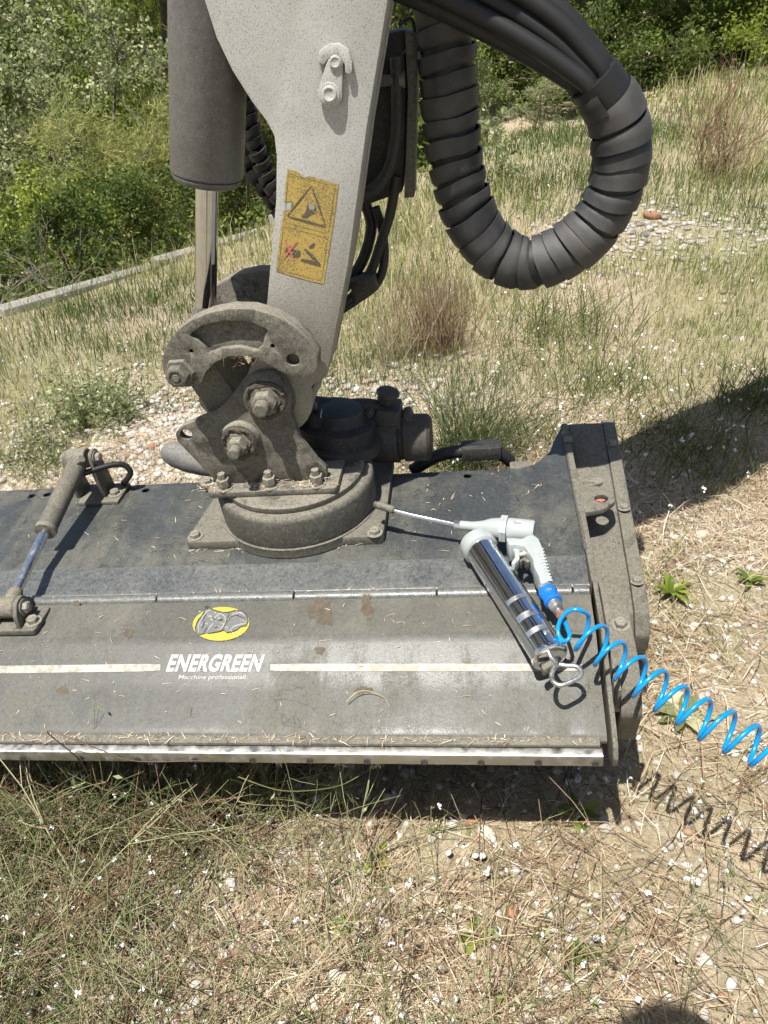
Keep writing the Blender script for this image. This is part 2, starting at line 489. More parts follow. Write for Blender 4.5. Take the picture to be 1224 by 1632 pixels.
def ground_mat():
    k = N('dry soil and straw litter')
    n1 = k.noise(.8, 4, .6); n2 = k.noise(7, 5, .65); n3 = k.noise(70, 5, .7); n4 = k.noise(300, 3, .7)
    c = k.mix(k.ramp(n2, [(.32, 0), (.68, 1)]), (.37, .285, .195), (.50, .41, .295))
    c = k.mix(k.ramp(n3, [(.42, 0), (.75, 1)]), c, (.11, .078, .05))
    c = k.mix(k.ramp(n4, [(.56, 0), (.72, .6)]), c, (.50, .43, .32))
    c = k.mix(k.ramp(n1, [(.42, 0), (.64, .55)]), c, (.22, .23, .09))
    k.col(c); k.bump(k.math('ADD', n3, k.math('MULTIPLY', n4, .5)), .9, .012)
    return k.set(Roughness=.95)
M['ground'] = ground_mat()
#PART2
# ------------------------------------------------------------------ ground
KA, KB = gp(0, 507, -.14), gp(430, 362, -.06)             # the concrete channel edge runs between these
KD = Vector((KB.x - KA.x, KB.y - KA.y)).normalized()
KN = Vector((-KD.y, KD.x))                                # towards the gully
def kerb_s(x, y):
    return (x - KA.x) * KN.x + (y - KA.y) * KN.y
def gz(x, y):
    x = np.asarray(x, float); y = np.asarray(y, float)
    z = .15 * np.tanh(x / 1.5) + .015
    z = z + .05 * (vnoise(x * .7 + 9, y * .7, 1) - .5) + .022 * (vnoise(x * 4, y * 4, 2) - .5) * np.clip(y, 0, 1.5)
    far = np.clip((y - 4) / 10, 0, 1.5)
    z = z + far * .30 * (vnoise(x * .22, y * .22, 3) - .35) + .10 * np.clip((x - .5) / 3, 0, 1.5) * np.clip((y - 2.5) / 4, 0, 1)
    s = kerb_s(x, y) - .06
    t = np.clip(s / 2.2, 0, 1)
    z = z - np.where(s > 0, .12, 0) - 1.1 * t * t * (3 - 2 * t)
    return z
def axis_pts(a, b, fine, lo, hi, n1, n2, n3):
    m = np.linspace(lo, hi, n2)
    left = lo - (np.geomspace(fine, lo - a + fine, n1) - fine)[::-1][:-1]
    right = hi + (np.geomspace(fine, b - hi + fine, n3) - fine)[1:]
    return np.concatenate([left, m, right])
gx = axis_pts(-400, 400, .05, -2.6, 2.6, 46, 180, 46)
gy = axis_pts(-60, 700, .05, -.2, 5.6, 26, 220, 60)
XX, YY = np.meshgrid(gx, gy)
ZZ = gz(XX, YY)
nx, ny = len(gx), len(gy)
idx = np.arange(nx * ny).reshape(ny, nx)
F = np.stack([idx[:-1, :-1], idx[:-1, 1:], idx[1:, 1:], idx[1:, :-1]], -1).reshape(-1, 4)
g = npmesh('ground', np.stack([XX, YY, ZZ], -1).reshape(-1, 3), F, M['ground'], smooth=True)
tag(g, 'dry stony soil with straw litter sloping down to the left', 'ground', kind='structure')

# concrete channel edge, laid in lengths
kroot = thing('concrete_kerb', 'low weathered concrete kerb running between the dry grass and the bushes', 'kerb', (KA.x, KA.y, 0), deck=False)
kang = math.atan2(KD.y, KD.x)
for i in range(-2, 3):
    a, b = i * 1.0 + .006, (i + 1) * 1.0 - .006
    p = Vector((KA.x, KA.y)) + KD * (a + .5)
    zt = float(gz(p.x, p.y)) + .03 + random.uniform(-.012, .012)
    bm = prism_bm([(a, -.05), (b, -.05), (b, .05), (a, .05)], 'z', zt - .35, zt, .008)
    bmesh.ops.rotate(bm, verts=bm.verts, matrix=Matrix.Rotation(kang, 3, 'Z'))
    bmesh.ops.translate(bm, verts=bm.verts, vec=(KA.x, KA.y, 0))
    finish('kerb_stone', bm, M['concrete'], kroot)

# ------------------------------------------------------------------ trees and bushes
def branch_tubes(segs, seg=5):
    """segs: list of (points, r0, r1) -> V, F"""
    V, Fc, n = [], [], 0
    for pts, r0, r1 in segs:
        fr = frames(pts); m = len(pts)
        for i, p in enumerate(pts):
            r = r0 + (r1 - r0) * i / (m - 1)
            s, t = fr[i]
            for k in range(seg):
                a = 2 * math.pi * k / seg
                V.append(p + (s * math.cos(a) + t * math.sin(a)) * r)
        for i in range(m - 1):
            for k in range(seg):
                Fc.append((n + i * seg + k, n + i * seg + (k + 1) % seg, n + (i + 1) * seg + (k + 1) % seg, n + (i + 1) * seg + k))
        n += m * seg
    return np.array([tuple(v) for v in V]), np.array(Fc)
def leaf_quads(P, size, r, kind, aspect=.55, droop=.3, updir=None):
    """folded leaf-shaped faces: 4 verts, two triangles sharing the midrib"""
    n = len(P)
    d = r.normal(size=(n, 3)); d[:, 2] -= droop
    if updir is not None: d = d * .55 + updir
    d /= np.linalg.norm(d, axis=1)[:, None]
    q = r.normal(size=(n, 3)); w = np.cross(d, q); w /= np.linalg.norm(w, axis=1)[:, None] + 1e-9
    u = np.cross(w, d)
    L = np.asarray(size) * r.uniform(.6, 1.25, n)[:, None]
    W = L * aspect * .5
    a = P; b = P + d * L * .5 + w * W + u * L * .07; c = P + d * L; e = P + d * L * .5 - w * W + u * L * .07
    V = np.stack([a, b, c, e], 1).reshape(-1, 3)
    i = np.arange(n)[:, None] * 4
    Fc = np.concatenate([i + np.array([[0, 1, 2]]), i + np.array([[0, 2, 3]])], 1).reshape(-1, 3)
    return V, Fc
def grow(seed, h, rad, n_limb, n_twig, trunk_r, lean=.2, low=.12, multi=1, spread=1.0):
    """tapered trunk(s), limbs and twigs; returns tube segments and twig tips with directions"""
    r = random.Random(seed); segs, tips = [], []
    for mi in range(multi):
        a = r.uniform(0, 6.28); off = Vector((math.cos(a), math.sin(a), 0)) * (rad * .22 if multi > 1 else 0)
        top = Vector((r.uniform(-lean, lean) * h * .5, r.uniform(-lean, lean) * h * .5, h * r.uniform(.8, .95))) + off * 2.4
        ctrl = [off * .5, off + Vector((r.uniform(-.1, .1) * rad, r.uniform(-.1, .1) * rad, h * .3)), off.lerp(top, .6) + Vector((r.uniform(-.12, .12) * rad, r.uniform(-.12, .12) * rad, h * .2)), top]
        tr = spline(ctrl, 5)
        segs.append((tr, trunk_r, trunk_r * .18))
        nl = n_limb // multi
        for j in range(nl):
            t = low + (1 - low) * (j + r.random()) / nl
            b = tr[min(len(tr) - 1, int(t * (len(tr) - 1)))]
            az = r.uniform(0, 6.28)
            reach = rad * spread * (1 - .55 * t) * r.uniform(.7, 1.1)
            e = b + Vector((math.cos(az) * reach, math.sin(az) * reach, h * r.uniform(.02, .22)))
            mid = b.lerp(e, .5) + Vector((r.uniform(-.1, .1) * reach, r.uniform(-.1, .1) * reach, r.uniform(-.05, .12) * reach))
            lm = spline([b, mid, e], 4)
            segs.append((lm, trunk_r * .42 * (1 - .5 * t), trunk_r * .08))
            for _ in range(n_twig):
                k = r.randint(2, len(lm) - 1); p = lm[k]
                dv = Vector((r.gauss(0, 1), r.gauss(0, 1), r.gauss(.25, .7))).normalized()
                q = p + dv * rad * r.uniform(.14, .38)
                if q.z < .02 * h: q.z = .02 * h
                segs.append(([p, p.lerp(q, .5) + Vector((0, 0, .02 * rad)), q], trunk_r * .10, trunk_r * .03))
                tips.append((p, q))
    return segs, tips
PROTO = {}
def plant_mesh(kind, seed):
    key = (kind, seed)
    if key in PROTO: return PROTO[key]
    r = np.random.default_rng(seed * 13 + 5)
    if kind == 'shrub':      h, rad, nl, nt, tr, per, size, sig, asp, mt, mul = 1.25, .75, 24, 6, .022, 84, .043, .048, .6, 'leaf_dark', 4
    elif kind == 'lime':     h, rad, nl, nt, tr, per, size, sig, asp, mt, mul = 1.3, .7, 22, 6, .02, 74, .045, .05, .6, 'leaf_lime', 4
    elif kind == 'silver':   h, rad, nl, nt, tr, per, size, sig, asp, mt, mul = 2.4, .85, 28, 6, .03, 60, .042, .055, .7, 'leaf_silver', 3
    elif kind == 'tamarisk': h, rad, nl, nt, tr, per, size, sig, asp, mt, mul = 1.7, .9, 30, 9, .02, 95, .075, .05, .07, 'leaf_soft', 5
    elif kind == 'pine':     h, rad, nl, nt, tr, per, size, sig, asp, mt, mul = 4.2, 1.3, 34, 10, .06, 70, .11, .035, .045, 'needle', 1
    elif kind == 'oak':      h, rad, nl, nt, tr, per, size, sig, asp, mt, mul = 3.8, 1.9, 34, 8, .08, 78, .075, .09, .6, 'leaf_dark', 1
    else:                    h, rad, nl, nt, tr, per, size, sig, asp, mt, mul = 3.6, 1.7, 34, 8, .07, 78, .075, .09, .6, 'leaf_mid' if kind == 'ash' else 'leaf_lime', 2
    segs, tips = grow(seed, h, rad, nl, nt, tr, multi=mul, low=.05 if mul > 1 or kind == 'oak' else .12)
    V, Fc = branch_tubes(segs)
    trunk = npmesh('trunk', V, Fc, M['bark'], link_it=False, smooth=True)
    P0 = np.array([tuple(t[0]) for t in tips]); P1 = np.array([tuple(t[1]) for t in tips])
    ii = np.repeat(np.arange(len(tips)), per)
    t = r.uniform(.25, 1.08, len(ii))[:, None]
    P = P0[ii] * (1 - t) + P1[ii] * t + r.normal(size=(len(ii), 3)) * sig * (.6 + .8 * r.random((len(ii), 1)))
    up = None
    if kind in ('tamarisk', 'pine'):
        dv = P1 - P0; dv /= np.linalg.norm(dv, axis=1)[:, None]; up = dv[ii] * .8
    V, Fc = leaf_quads(P, size, r, kind, asp, .35 if up is None else 0., up)
    clump = r.random(len(tips))[ii] * .55 + r.random(len(ii)) * .45
    crown = npmesh('crown', V, Fc, M[mt], link_it=False, tint=np.repeat(clump, 4))
    PROTO[key] = (trunk, crown)
    return PROTO[key]
def plant(name, label, cat, kind, seed, x, y, s, rz, group, sink=.05, sz=1.0):
    o = bpy.data.objects.new(name, None); COL.objects.link(o)
    o.location = (x, y, float(gz(x, y)) - sink); o.rotation_euler = (0, 0, rz); o.scale = (s, s, s * sz)
    tag(o, label, cat, group)
    for nm, me in zip(('trunk', 'crown'), plant_mesh(kind, seed)):
        c = bpy.data.objects.new(nm, me); COL.objects.link(c); c.parent = o
    return o
GB = 'bushes beyond the kerb'; GT = 'trees along the far edge of the field'
plants = [
 # dark bushes right behind the kerb
 ('broadleaf_bush', 'dark green bush at the left edge just behind the kerb', 'bush', 'shrub', 1, -2.75, 4.85, .72, 0.3, GB),
 ('broadleaf_bush', 'dark green bush left of the big cylinder, close behind the kerb', 'bush', 'shrub', 2, -2.15, 5.15, .66, 1.4, GB),
 ('broadleaf_bush', 'low dark green bush behind the kerb beside the chrome rod', 'bush', 'shrub', 1, -1.55, 5.75, .62, 2.6, GB),
 ('broadleaf_bush', 'dark green bush half hidden behind the big cylinder', 'bush', 'shrub', 2, -1.0, 6.5, .7, 4.0, GB),
 ('lime_bush', 'bright yellow green bush low at the left edge behind the dark bush', 'bush', 'lime', 3, -3.05, 5.6, .85, 0.6, GB),
 ('lime_bush', 'yellow green bush in the middle of the left thicket', 'bush', 'lime', 4, -2.35, 6.2, .9, 2.2, GB),
 ('tamarisk_bush', 'feathery pale green tamarisk in the centre of the left thicket', 'bush', 'tamarisk', 5, -2.2, 7.2, 1.05, 0.2, GB),
 ('tamarisk_bush', 'feathery tamarisk just left of the big cylinder', 'bush', 'tamarisk', 6, -1.35, 6.9, 1.0, 1.7, GB),
 ('tamarisk_bush', 'feathery tamarisk seen between cylinder and boom', 'bush', 'tamarisk', 5, -.55, 7.4, 1.0, 3.1, GB),
 ('silver_poplar', 'silver leaved young poplar at the left edge', 'tree', 'silver', 7, -3.75, 7.4, 1.0, 0.0, GB),
 ('silver_poplar', 'silver leaved poplar left of the dark pine', 'tree', 'silver', 8, -3.1, 8.3, 1.05, 1.9, GB),
 ('silver_poplar', 'thin silver leaved poplar farther back at the left edge', 'tree', 'silver', 7, -4.6, 8.6, 1.15, 3.9, GB),
 ('pine_tree', 'pine with dark trunk at the top left of the thicket', 'tree', 'pine', 9, -2.35, 9.6, 1.0, 0.5, GB),
 ('pine_tree', 'pine standing behind the big cylinder', 'tree', 'pine', 10, -1.4, 9.9, .95, 2.5, GB),
 ('ash_tree', 'mid green tree behind the poplars at the top left corner', 'tree', 'ash', 11, -5.0, 11.6, 1.0, 0.0, GT),
 ('ash_tree', 'mid green tree behind the pines', 'tree', 'ash', 12, -2.6, 12.6, 1.05, 1.2, GT),
 ('ash_tree', 'mid green tree seen just right of the boom', 'tree', 'ash', 11, .1, 13.5, 1.0, 2.3, GT),
 ('oak_tree', 'dark green tree above the hose loop', 'tree', 'oak', 13, 1.9, 17.6, 1.0, 0.4, GT),
 ('oak_tree', 'dark green tree right of the hose bundle', 'tree', 'oak', 14, 3.9, 16.6, 1.0, 1.5, GT),
 ('oak_tree', 'dark green tree second from the right edge', 'tree', 'oak', 13, 5.4, 17.3, 1.05, 2.9, GT),
 ('lime_tree', 'yellow green tree in the top right corner', 'tree', 'limetree', 15, 6.7, 16.4, .95, 0.1, GT),
 ('oak_tree', 'dark green tree cut by the right edge', 'tree', 'oak', 14, 8.4, 17.6, 1.05, 4.1, GT),
 ('ash_tree', 'hazy mid green tree far behind the right hand trees', 'tree', 'ash', 12, 4.6, 21.5, 1.3, 5.0, GT),
 ('ash_tree', 'hazy mid green tree far behind the hose loop', 'tree', 'ash', 12, .6, 20.5, 1.3, 3.3, GT),
 ('ash_tree', 'mid green tree far behind the boom', 'tree', 'ash', 11, -1.6, 17.0, 1.3, 4.4, GT),
 ('silver_bush', 'grey green bush at the far side of the field inside the hose loop', 'bush', 'silver', 8, 1.45, 12.6, .55, 4.4, GT),
 ('silver_bush', 'small grey green bush beside the pale gravel track', 'bush', 'silver', 7, 2.4, 13.6, .5, 2.4, GT),
]
for nm, lb, ct, kd, sd, x, y, s, rz, gr in plants:
    plant(nm, lb, ct, kd, sd, x, y, s, rz, gr)
# backing thicket past the trees so that no gap opens between the crowns
def thicket():
    r = np.random.default_rng(77); n = 26000
    a = r.uniform(-.62, .62, n); d = r.uniform(19, 30, n)
    x, y = np.sin(a) * d, np.cos(a) * d
    hh = 3.0 + 2.2 * vnoise(x * .45, y * .45, 21)
    z = gz(x, y) - .3 + hh * r.random(n) ** .8
    V, Fc = leaf_quads(np.stack([x, y, z], -1), .34, r, 'x', .6, .3)
    tt = np.clip(vnoise(x * .8, z * 1.3, 22) * .7 + r.random(n) * .3, 0, 1)
    o = npmesh('far_woodland', V, Fc, M['leaf_mid'], tint=np.repeat(tt, 4))
    tag(o, 'far mass of green woodland closing the view behind the trees', 'woodland', kind='stuff')
thicket()
def undergrowth():
    r = np.random.default_rng(78); n = 70000
    y = r.uniform(3.2, 22, n); x = r.uniform(-11, 1.2, n)
    m = kerb_s(x, y) > .12; x, y = x[m], y[m]; n = len(x)
    hh = .10 + .55 * vnoise(x * 1.3, y * 1.3, 23) ** 1.5
    z = gz(x, y) + hh * r.random(n)
    V, Fc = leaf_quads(np.stack([x, y, z], -1), (.03 + .007 * (y - 3.2))[:, None], r, 'x', .45, -.1)
    o = npmesh('undergrowth', V, Fc, M['leaf_mid'], tint=np.repeat(np.clip(vnoise(x * 1.7, y * 1.7, 24) * .7 + r.random(n) * .35 - .1, 0, 1), 4))
    tag(o, 'low leafy undergrowth filling the bank below the bushes', 'undergrowth', kind='stuff')
undergrowth()
# bare grey twigs in the thicket
def dead_twigs(name, label, x, y, seed, s):
    r = random.Random(seed); segs = []
    for _ in range(16):
        a = r.uniform(0, 6.28); p = Vector((0, 0, 0)); d = Vector((math.cos(a) * .8, math.sin(a) * .8, r.uniform(.3, 1.1))).normalized()
        pts = [p.copy()]
        for k in range(6):
            d = (d + Vector((r.gauss(0, .25), r.gauss(0, .25), r.gauss(0, .2)))).normalized()
            p = p + d * .09 * s; pts.append(p.copy())
            if k > 1 and r.random() < .8:
                e = p + (d + Vector((r.gauss(0, .7), r.gauss(0, .7), r.gauss(0, .6)))).normalized() * .14 * s
                segs.append(([p, p.lerp(e, .5) + Vector((0, 0, .01)), e], .0016 * s, .0008 * s))
        segs.append((pts, .0035 * s, .0012 * s))
    V, Fc = branch_tubes(segs, 4)
    o = npmesh(name, V, Fc, M['deadwood'], smooth=True)
    o.location = (x, y, float(gz(x, y)) + .1)
    tag(o, label, 'bush', 'bare twigs in the thicket')
dead_twigs('dead_bush', 'tangle of bare pale twigs at the left edge behind the kerb', -2.35, 4.55, 3, 1.0)
dead_twigs('dead_bush', 'bare brownish branches in the shade of the left thicket', -2.0, 4.75, 4, .9)
dead_twigs('dead_bush', 'bare grey branches poking out of the tamarisk', -1.75, 6.3, 5, 1.1)
#PART3
# ------------------------------------------------------------------ mower head
XL, XR = -1.05, .352
mh = thing('mower_head', 'dusty dark grey flail mower deck with hinged front flap lying on the ground', 'mower', (-.2, .1, -.36))
def bolt_mesh(key, r, h, wr, wh):
    bm = bmesh.new()
    lathe_bm((0, 0, 0), (0, 0, 1), cyl_prof(wh, wr, .0006), 20, bm)
    lathe_bm((0, 0, wh), (0, 0, 1), [(0, r), (h * .8, r), (h, r * .84), (h, 0)], 6, bm)
    lathe_bm((0, 0, wh + h), (0, 0, 1), [(-.001, r * .5), (h * .12, r * .5), (h * .12, 0)], 12, bm)
    bmesh.ops.recalc_face_normals(bm, faces=bm.faces)
    me = bpy.data.meshes.new('bolt_' + key); bm.to_mesh(me); bm.free()
    me.materials.append(M['bolt'])
    me.polygons.foreach_set('use_smooth', [True] * len(me.polygons)); me.set_sharp_from_angle(angle=math.radians(35))
    return me
BOLT = {k: bolt_mesh(k, *v) for k, v in {'m8': (.0075, .006, .0105, .0018), 'm12': (.0105, .009, .0155, .002), 'm10': (.009, .008, .0125, .002), 'm20': (.018, .015, .025, .004)}.items()}
def bolt(p, d, key, parent, name='bolt', spin=None):
    o = bpy.data.objects.new(name, BOLT[key]); COL.objects.link(o); o.parent = parent
    q = Vector(d).to_track_quat('Z', 'Y').to_matrix().to_4x4()
    o.matrix_local = Matrix.Translation(Vector(p) - root_base(parent)) @ q @ Matrix.Rotation(random.uniform(0, 1) if spin is None else spin, 4, 'Z')
    return o

# deck top plate with the raised corner next to the belt guard, then the crease down to the hinge
holes = []
for u, v in ((75, 788), (50, 790), (200, 783), (232, 781), (745, 758)):
    p = dk(u, v, z=0); holes.append(circ(p.x, min(p.y, .362), .0085, 14))
deck = prism('deck_plate', [(XL, .078), (XR, .078), (XR, .545), (.335, .50), (.318, .44), (.285, .392), (.25, .378), (XL, .378)], 'z', -.006, 0, M['deck'], mh, .0015, holes)
crease = prism('deck_crease', [(.0795, -.0002), (.072, -.0012), (.030, -.0125), (.013, -.0150), (.013, -.021), (.030, -.0185), (.0795, -.0065)], 'x', XL, XR, M['crease'], mh, .001)
prism('deck_edge_rod', circ(.0135, -.0145, .0045, 12), 'x', XL, XR, M['crease'], mh, 0)
prism('rear_wall', [(.371, -.0065), (.371, -.34), (.3765, -.34), (.3765, -.0065)], 'x', XL, XR, M['deck'], mh, 0)
prism('rear_channel', [(.34, -.008), (.30, -.16), (.06, -.16), (.03, -.022), (.034, -.022), (.065, -.155), (.295, -.155), (.334, -.008)], 'x', XL, XR, M['deck'], mh, 0)
# hinge knuckles
hx = [XL] + [dk(u, 940, z=-.008).x for u in (60, 260, 473, 697, 912)] + [XR - .002]
for i in range(len(hx) - 1):
    r = .0128 if i % 2 == 0 else .0118
    lathe('hinge_knuckle', (hx[i] + .0012, -.0065, -.0115), (1, 0, 0), cyl_prof(hx[i + 1] - hx[i] - .0024, r, .0012), M['crease'], mh, 20)
prism('hinge_leaf', [(-.012, -.014), (-.032, -.0105), (-.032, -.0055), (-.012, -.008)], 'x', XL, XR - .003, M['deck'], mh, 0)

# front flap, one bent sheet
FL = [(-.026, -.0020), (-.105, -.0140), (-.179, -.0520), (-.249, -.0780), (-.256, -.0860)]
def bent(poly, r=.012):
    out = [poly[0]]
    for i in range(1, len(poly) - 1):
        a, p, b = Vector(poly[i - 1]), Vector(poly[i]), Vector(poly[i + 1])
        q1, q2 = p + (a - p).normalized() * min(r, (a - p).length * .4), p + (b - p).normalized() * min(r, (b - p).length * .4)
        for k in range(5):
            s = k / 4; out.append(tuple(q1.lerp(p, s).lerp(p.lerp(q2, s), s)))
    return out + [poly[-1]]
top = bent(FL); bot = [(y, z - .005) for y, z in top[::-1]]
flap = prism('front_flap', top + bot, 'x', XL, XR - .004, M['flap'], mh, 0)
flap['label'] = 'sloping dusty front flap with emblem and lettering'
prism('flap_ledge', [(-.2525, -.081), (-.266, -.083), (-.266, -.089), (-.2525, -.089)], 'x', XL, XR - .015, M['frame'], flap, .001)
fbar = prism('front_bar', fillet([(-.262, -.0915), (-.2785, -.0925), (-.2805, -.114), (-.262, -.114)], .003, 3), 'x', XL, XR - .012, M['steel'], flap, 0)
for k in range(11):
    u = 30 + k * 92
    p = dk(u, 1199, y=-.2806)
    lathe('bar_hole', (p.x, -.2795, -.1075), (0, -1, 0), [(0, .0), (0.0012, .0055), (.0016, .0055), (.0016, 0)], M['dark'], fbar, 14)

# end plate on the right: rounded front foot, step at the hinge, rises at the back
sp = [(.555, .008), (.30, .006), (.02, .004), (.004, .006), (-.012, .012), (-.115, .002), (-.19, -.036), (-.252, -.060), (-.274, -.074), (-.284, -.092), (-.281, -.112), (-.255, -.136), (-.21, -.165), (-.05, -.26), (.30, -.30), (.555, -.28)]
prism('end_plate', fillet([sp[0], sp[1], sp[2], (.0, .004), (.0, -.27), sp[14], sp[15]], [.012, 0, .006, 0, 0, 0, 0], 3), 'x', .3535, .3655, M['frame'], mh, .0015)
prism('end_plate_foot', fillet([(-.0005, .004)] + sp[3:14] + [(-.0005, -.268)], .010, 3), 'x', .3535, .3605, M['frame'], mh, .0012)
prism('end_plate_edge', [(.03, -.010), (-.012, -.006), (-.115, -.014), (-.19, -.050), (-.19, -.10), (.03, -.08)], 'x', .3665, .3765, M['frame'], mh, .001)
# weld seam along the deck
wp = [(XR + .002, .545 - i * .0066, .0015 + random.uniform(-.0008, .0008)) for i in range(70)]
tube('weld_seam', wp, lambda t: .0042 + .0008 * math.sin(t * 260), M['flap'], mh, 6)
# outer skid box with bolt
prism('skid_box', fillet([(.005, -.022), (-.125, -.036), (-.172, -.06), (-.198, -.10), (-.17, -.19), (.005, -.20)], [.012, .02, .02, .02, 0, 0], 4), 'x', .3775, .410, M['frame'], mh, .003)
bolt((.392, -.068, -.0305), (0, -.10, 1), 'm12', mh)
# belt guard running down along the end of the deck
bg0 = [(.605, -.06), (.597, -.022), (.570, -.008), (.40, -.052), (.14, -.122), (.085, -.146), (.062, -.185), (.066, -.225), (.11, -.28), (.50, -.28), (.60, -.20)]
guard = prism('belt_guard', fillet(bg0, .02, 4), 'x', .3672, .446, M['frame'], mh, .003)
prism('guard_lid', fillet([(y * 1.004 + (.004 if y > .5 else -.003), z + .0035) for y, z in bg0], .02, 4), 'x', .4465, .474, M['frame'], guard, .004)
for y, z in ((.50, -.0250), (.315, -.070), (.14, -.118)):
    bolt((.459, y, z), (0, .22, 1), 'm10', guard)
# lifting eye
e0 = dk(925, 812, z=-.012)
eye = fillet([(.366, .33), (.366, .225), (.405, .235), (.431, .262), (.431, .298), (.40, .318)], [0, 0, .018, .018, .018, .01], 4)
prism('lifting_eye', eye, 'z', -.022, -.012, M['frame'], mh, .0012, [circ(.405, .272, .0135, 18)])
lathe('warning_sticker', (.402, .348, -.0640), (0, .27, 1), [(0, .0), (0, .026), (.0008, .026), (.0008, 0)], M['d_red'], guard, 24)
prism('guard_lug', fillet([(.385, .37), (.385, .40), (.425, .41), (.425, .385)], .008, 3), 'z', -.058, -.048, M['cast'], guard, .001)
bolt((.361, .47, .009), (0, 0, 1), 'm8', mh)

# turntable: base plate, drum, upper ring
CX, CY = -.192, .247
prism('base_plate', fillet([(-.402, .128), (-.012, .128), (-.016, .42), (-.372, .42)], .012, 4), 'z', .0005, .019, M['frame'], mh, .002)
for u, v in ((311, 854), (597, 848), (330, 768)):
    p = dk(u, v, z=.022); bolt((p.x, p.y, .0192), (0, 0, 1), 'm12', mh)
lathe('drum', (CX, CY, .0008), (0, 0, 1), [(0, .150), (.002, .157), (.020, .157), (.023, .150), (.024, .154), (.078, .156), (.086, .153), (.090, .147), (.090, .1)], M['drum'], mh, 72)
lathe('turntable_ring', (CX, CY, .088), (0, 0, 1), [(0, .136), (.004, .139), (.014, .139), (.018, .134), (.018, .05)], M['cast'], mh, 64)
fl = prism('bracket_foot', fillet([(-.338, .146), (-.088, .146), (-.088, .30), (-.338, .30)], .012, 3), 'z', .1065, .119, M['cast'], mh, .002)
for u in (352, 425, 500):
    p = dk(u, 785, z=.125); bolt((p.x, .160, .1192), (0, 0, 1), 'm12', fl)
    lathe('bolt_nut', (p.x, .160, .128), (0, 0, 1), [(0, .0125), (.012, .0125), (.013, .008), (.024, .0075), (.024, 0)], M['cast'], fl, 6)
# upright bracket plates
def bracket_poly(y):
    q = lambda u, v: tuple(dk(u, v, y=y).xz)
    L = [q(352, 785), q(283, 703), q(279, 690), q(292, 679), q(345, 656), q(362, 640), q(388, 606), q(408, 595), q(434, 594), q(455, 606), q(463, 625), q(464, 662), q(478, 700), q(505, 735), q(520, 748), q(525, 785)]
    L[0] = (L[0][0], .1195); L[-1] = (L[-1][0], .1195)
    return L
YB = .176
bp = bracket_poly(YB)
hole = dk(297, 693, y=YB).xz
br = prism('bracket_plate', fillet(bp, [0, .008, .012, .008, .02, .02, .02, .02, .02, .02, .02, .03, .04, .03, .01, 0], 3), 'y', YB, YB + .016, M['cast'], mh, .002, [circ(hole[0], hole[1], .0115, 16)])
rp = [(x + .0, z) for x, z in bracket_poly(YB)]
prism('bracket_plate', fillet(rp, .012, 3), 'y', .318, .334, M['cast'], mh, .002)
lo, up = dk(384, 700, y=YB).xz, dk(426, 632, y=YB).xz
for (c, r1, r2) in ((lo, .037, .018), (up, .042, .022)):
    y0 = YB + .001
    b = lathe('pin_boss', (c[0], y0, c[1]), (0, -1, 0), [(0, r1 + .002), (.008, r1), (.013, r1 - .002), (.0135, r1 * .72), (.016, r1 * .68)], M['cast'], br, 40)
    tb = tube_bm([Vector((c[0] + (r1 * .76 + .002 * math.sin(k * .5)) * math.cos(6.2832 * k / 40), y0 - .0142, c[1] + (r1 * .76 + .002 * math.sin(k * .5)) * math.sin(6.2832 * k / 40))) for k in range(40)], .0055, 7, True)
    for v_ in tb.verts: v_.co += Vector((random.gauss(0, .0009), random.gauss(0, .0009), random.gauss(0, .0009)))
    finish('grime_ring', tb, M['grime'], br)
    lathe('pin_nut', (c[0], y0 - .0162, c[1]), (0, -1, 0), [(0, r2 * 1.28), (.003, r2 * 1.28), (.0032, r2), (.02, r2), (.022, r2 * .86), (.0225, r2 * .62), (.036, r2 * .60), (.038, r2 * .5), (.038, 0)], M['cast'], b, 6)
    lathe('pin_end', (c[0], y0 - .040, c[1]), (0, -1, 0), [(0, r2 * .62), (.016, r2 * .6), (.018, r2 * .5), (.0185, 0)], M['frame'], b, 20)
# slew motor behind the bracket, black paint darkened to carry the boom's shade
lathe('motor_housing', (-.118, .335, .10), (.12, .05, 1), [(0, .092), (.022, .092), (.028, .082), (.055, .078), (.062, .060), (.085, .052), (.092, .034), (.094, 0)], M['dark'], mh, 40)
bm = bmesh.new()
m0 = Vector((-.05, .385, .085))
lathe_bm(m0, (1, -.02, -.02), [(0, .052), (.055, .052), (.058, .046), (.066, .046), (.068, .05), (.115, .049), (.122, .042), (.122, 0)], 28, bm)
finish('hydraulic_motor', bm, M['dark'], mh)
prism('valve_block', [(-.055, .06), (.012, .06), (.016, .158), (-.03, .165), (-.05, .13)], 'y', .355, .42, M['dark'], mh, .006)
for p, d, l, r in (((-.014, .388, .155), (.1, 0, 1), .03, .016), ((.012, .388, .125), (1, 0, .25), .026, .019), ((-.012, .386, .172), (.25, 0, 1), .022, .020), ((-.045, .37, .14), (-.4, -.3, 1), .026, .014)):
    lathe('hose_fitting', p, d, [(0, r), (l * .5, r), (l * .52, r * 1.2), (l * .9, r * 1.2), (l, r)], M['dark'], mh, 8)
tube('motor_hose', spline([(-.02, .388, .150), (-.06, .38, .162), (-.10, .37, .168), (-.16, .35, .19)], 6), .018, M['dark'], mh, 12)
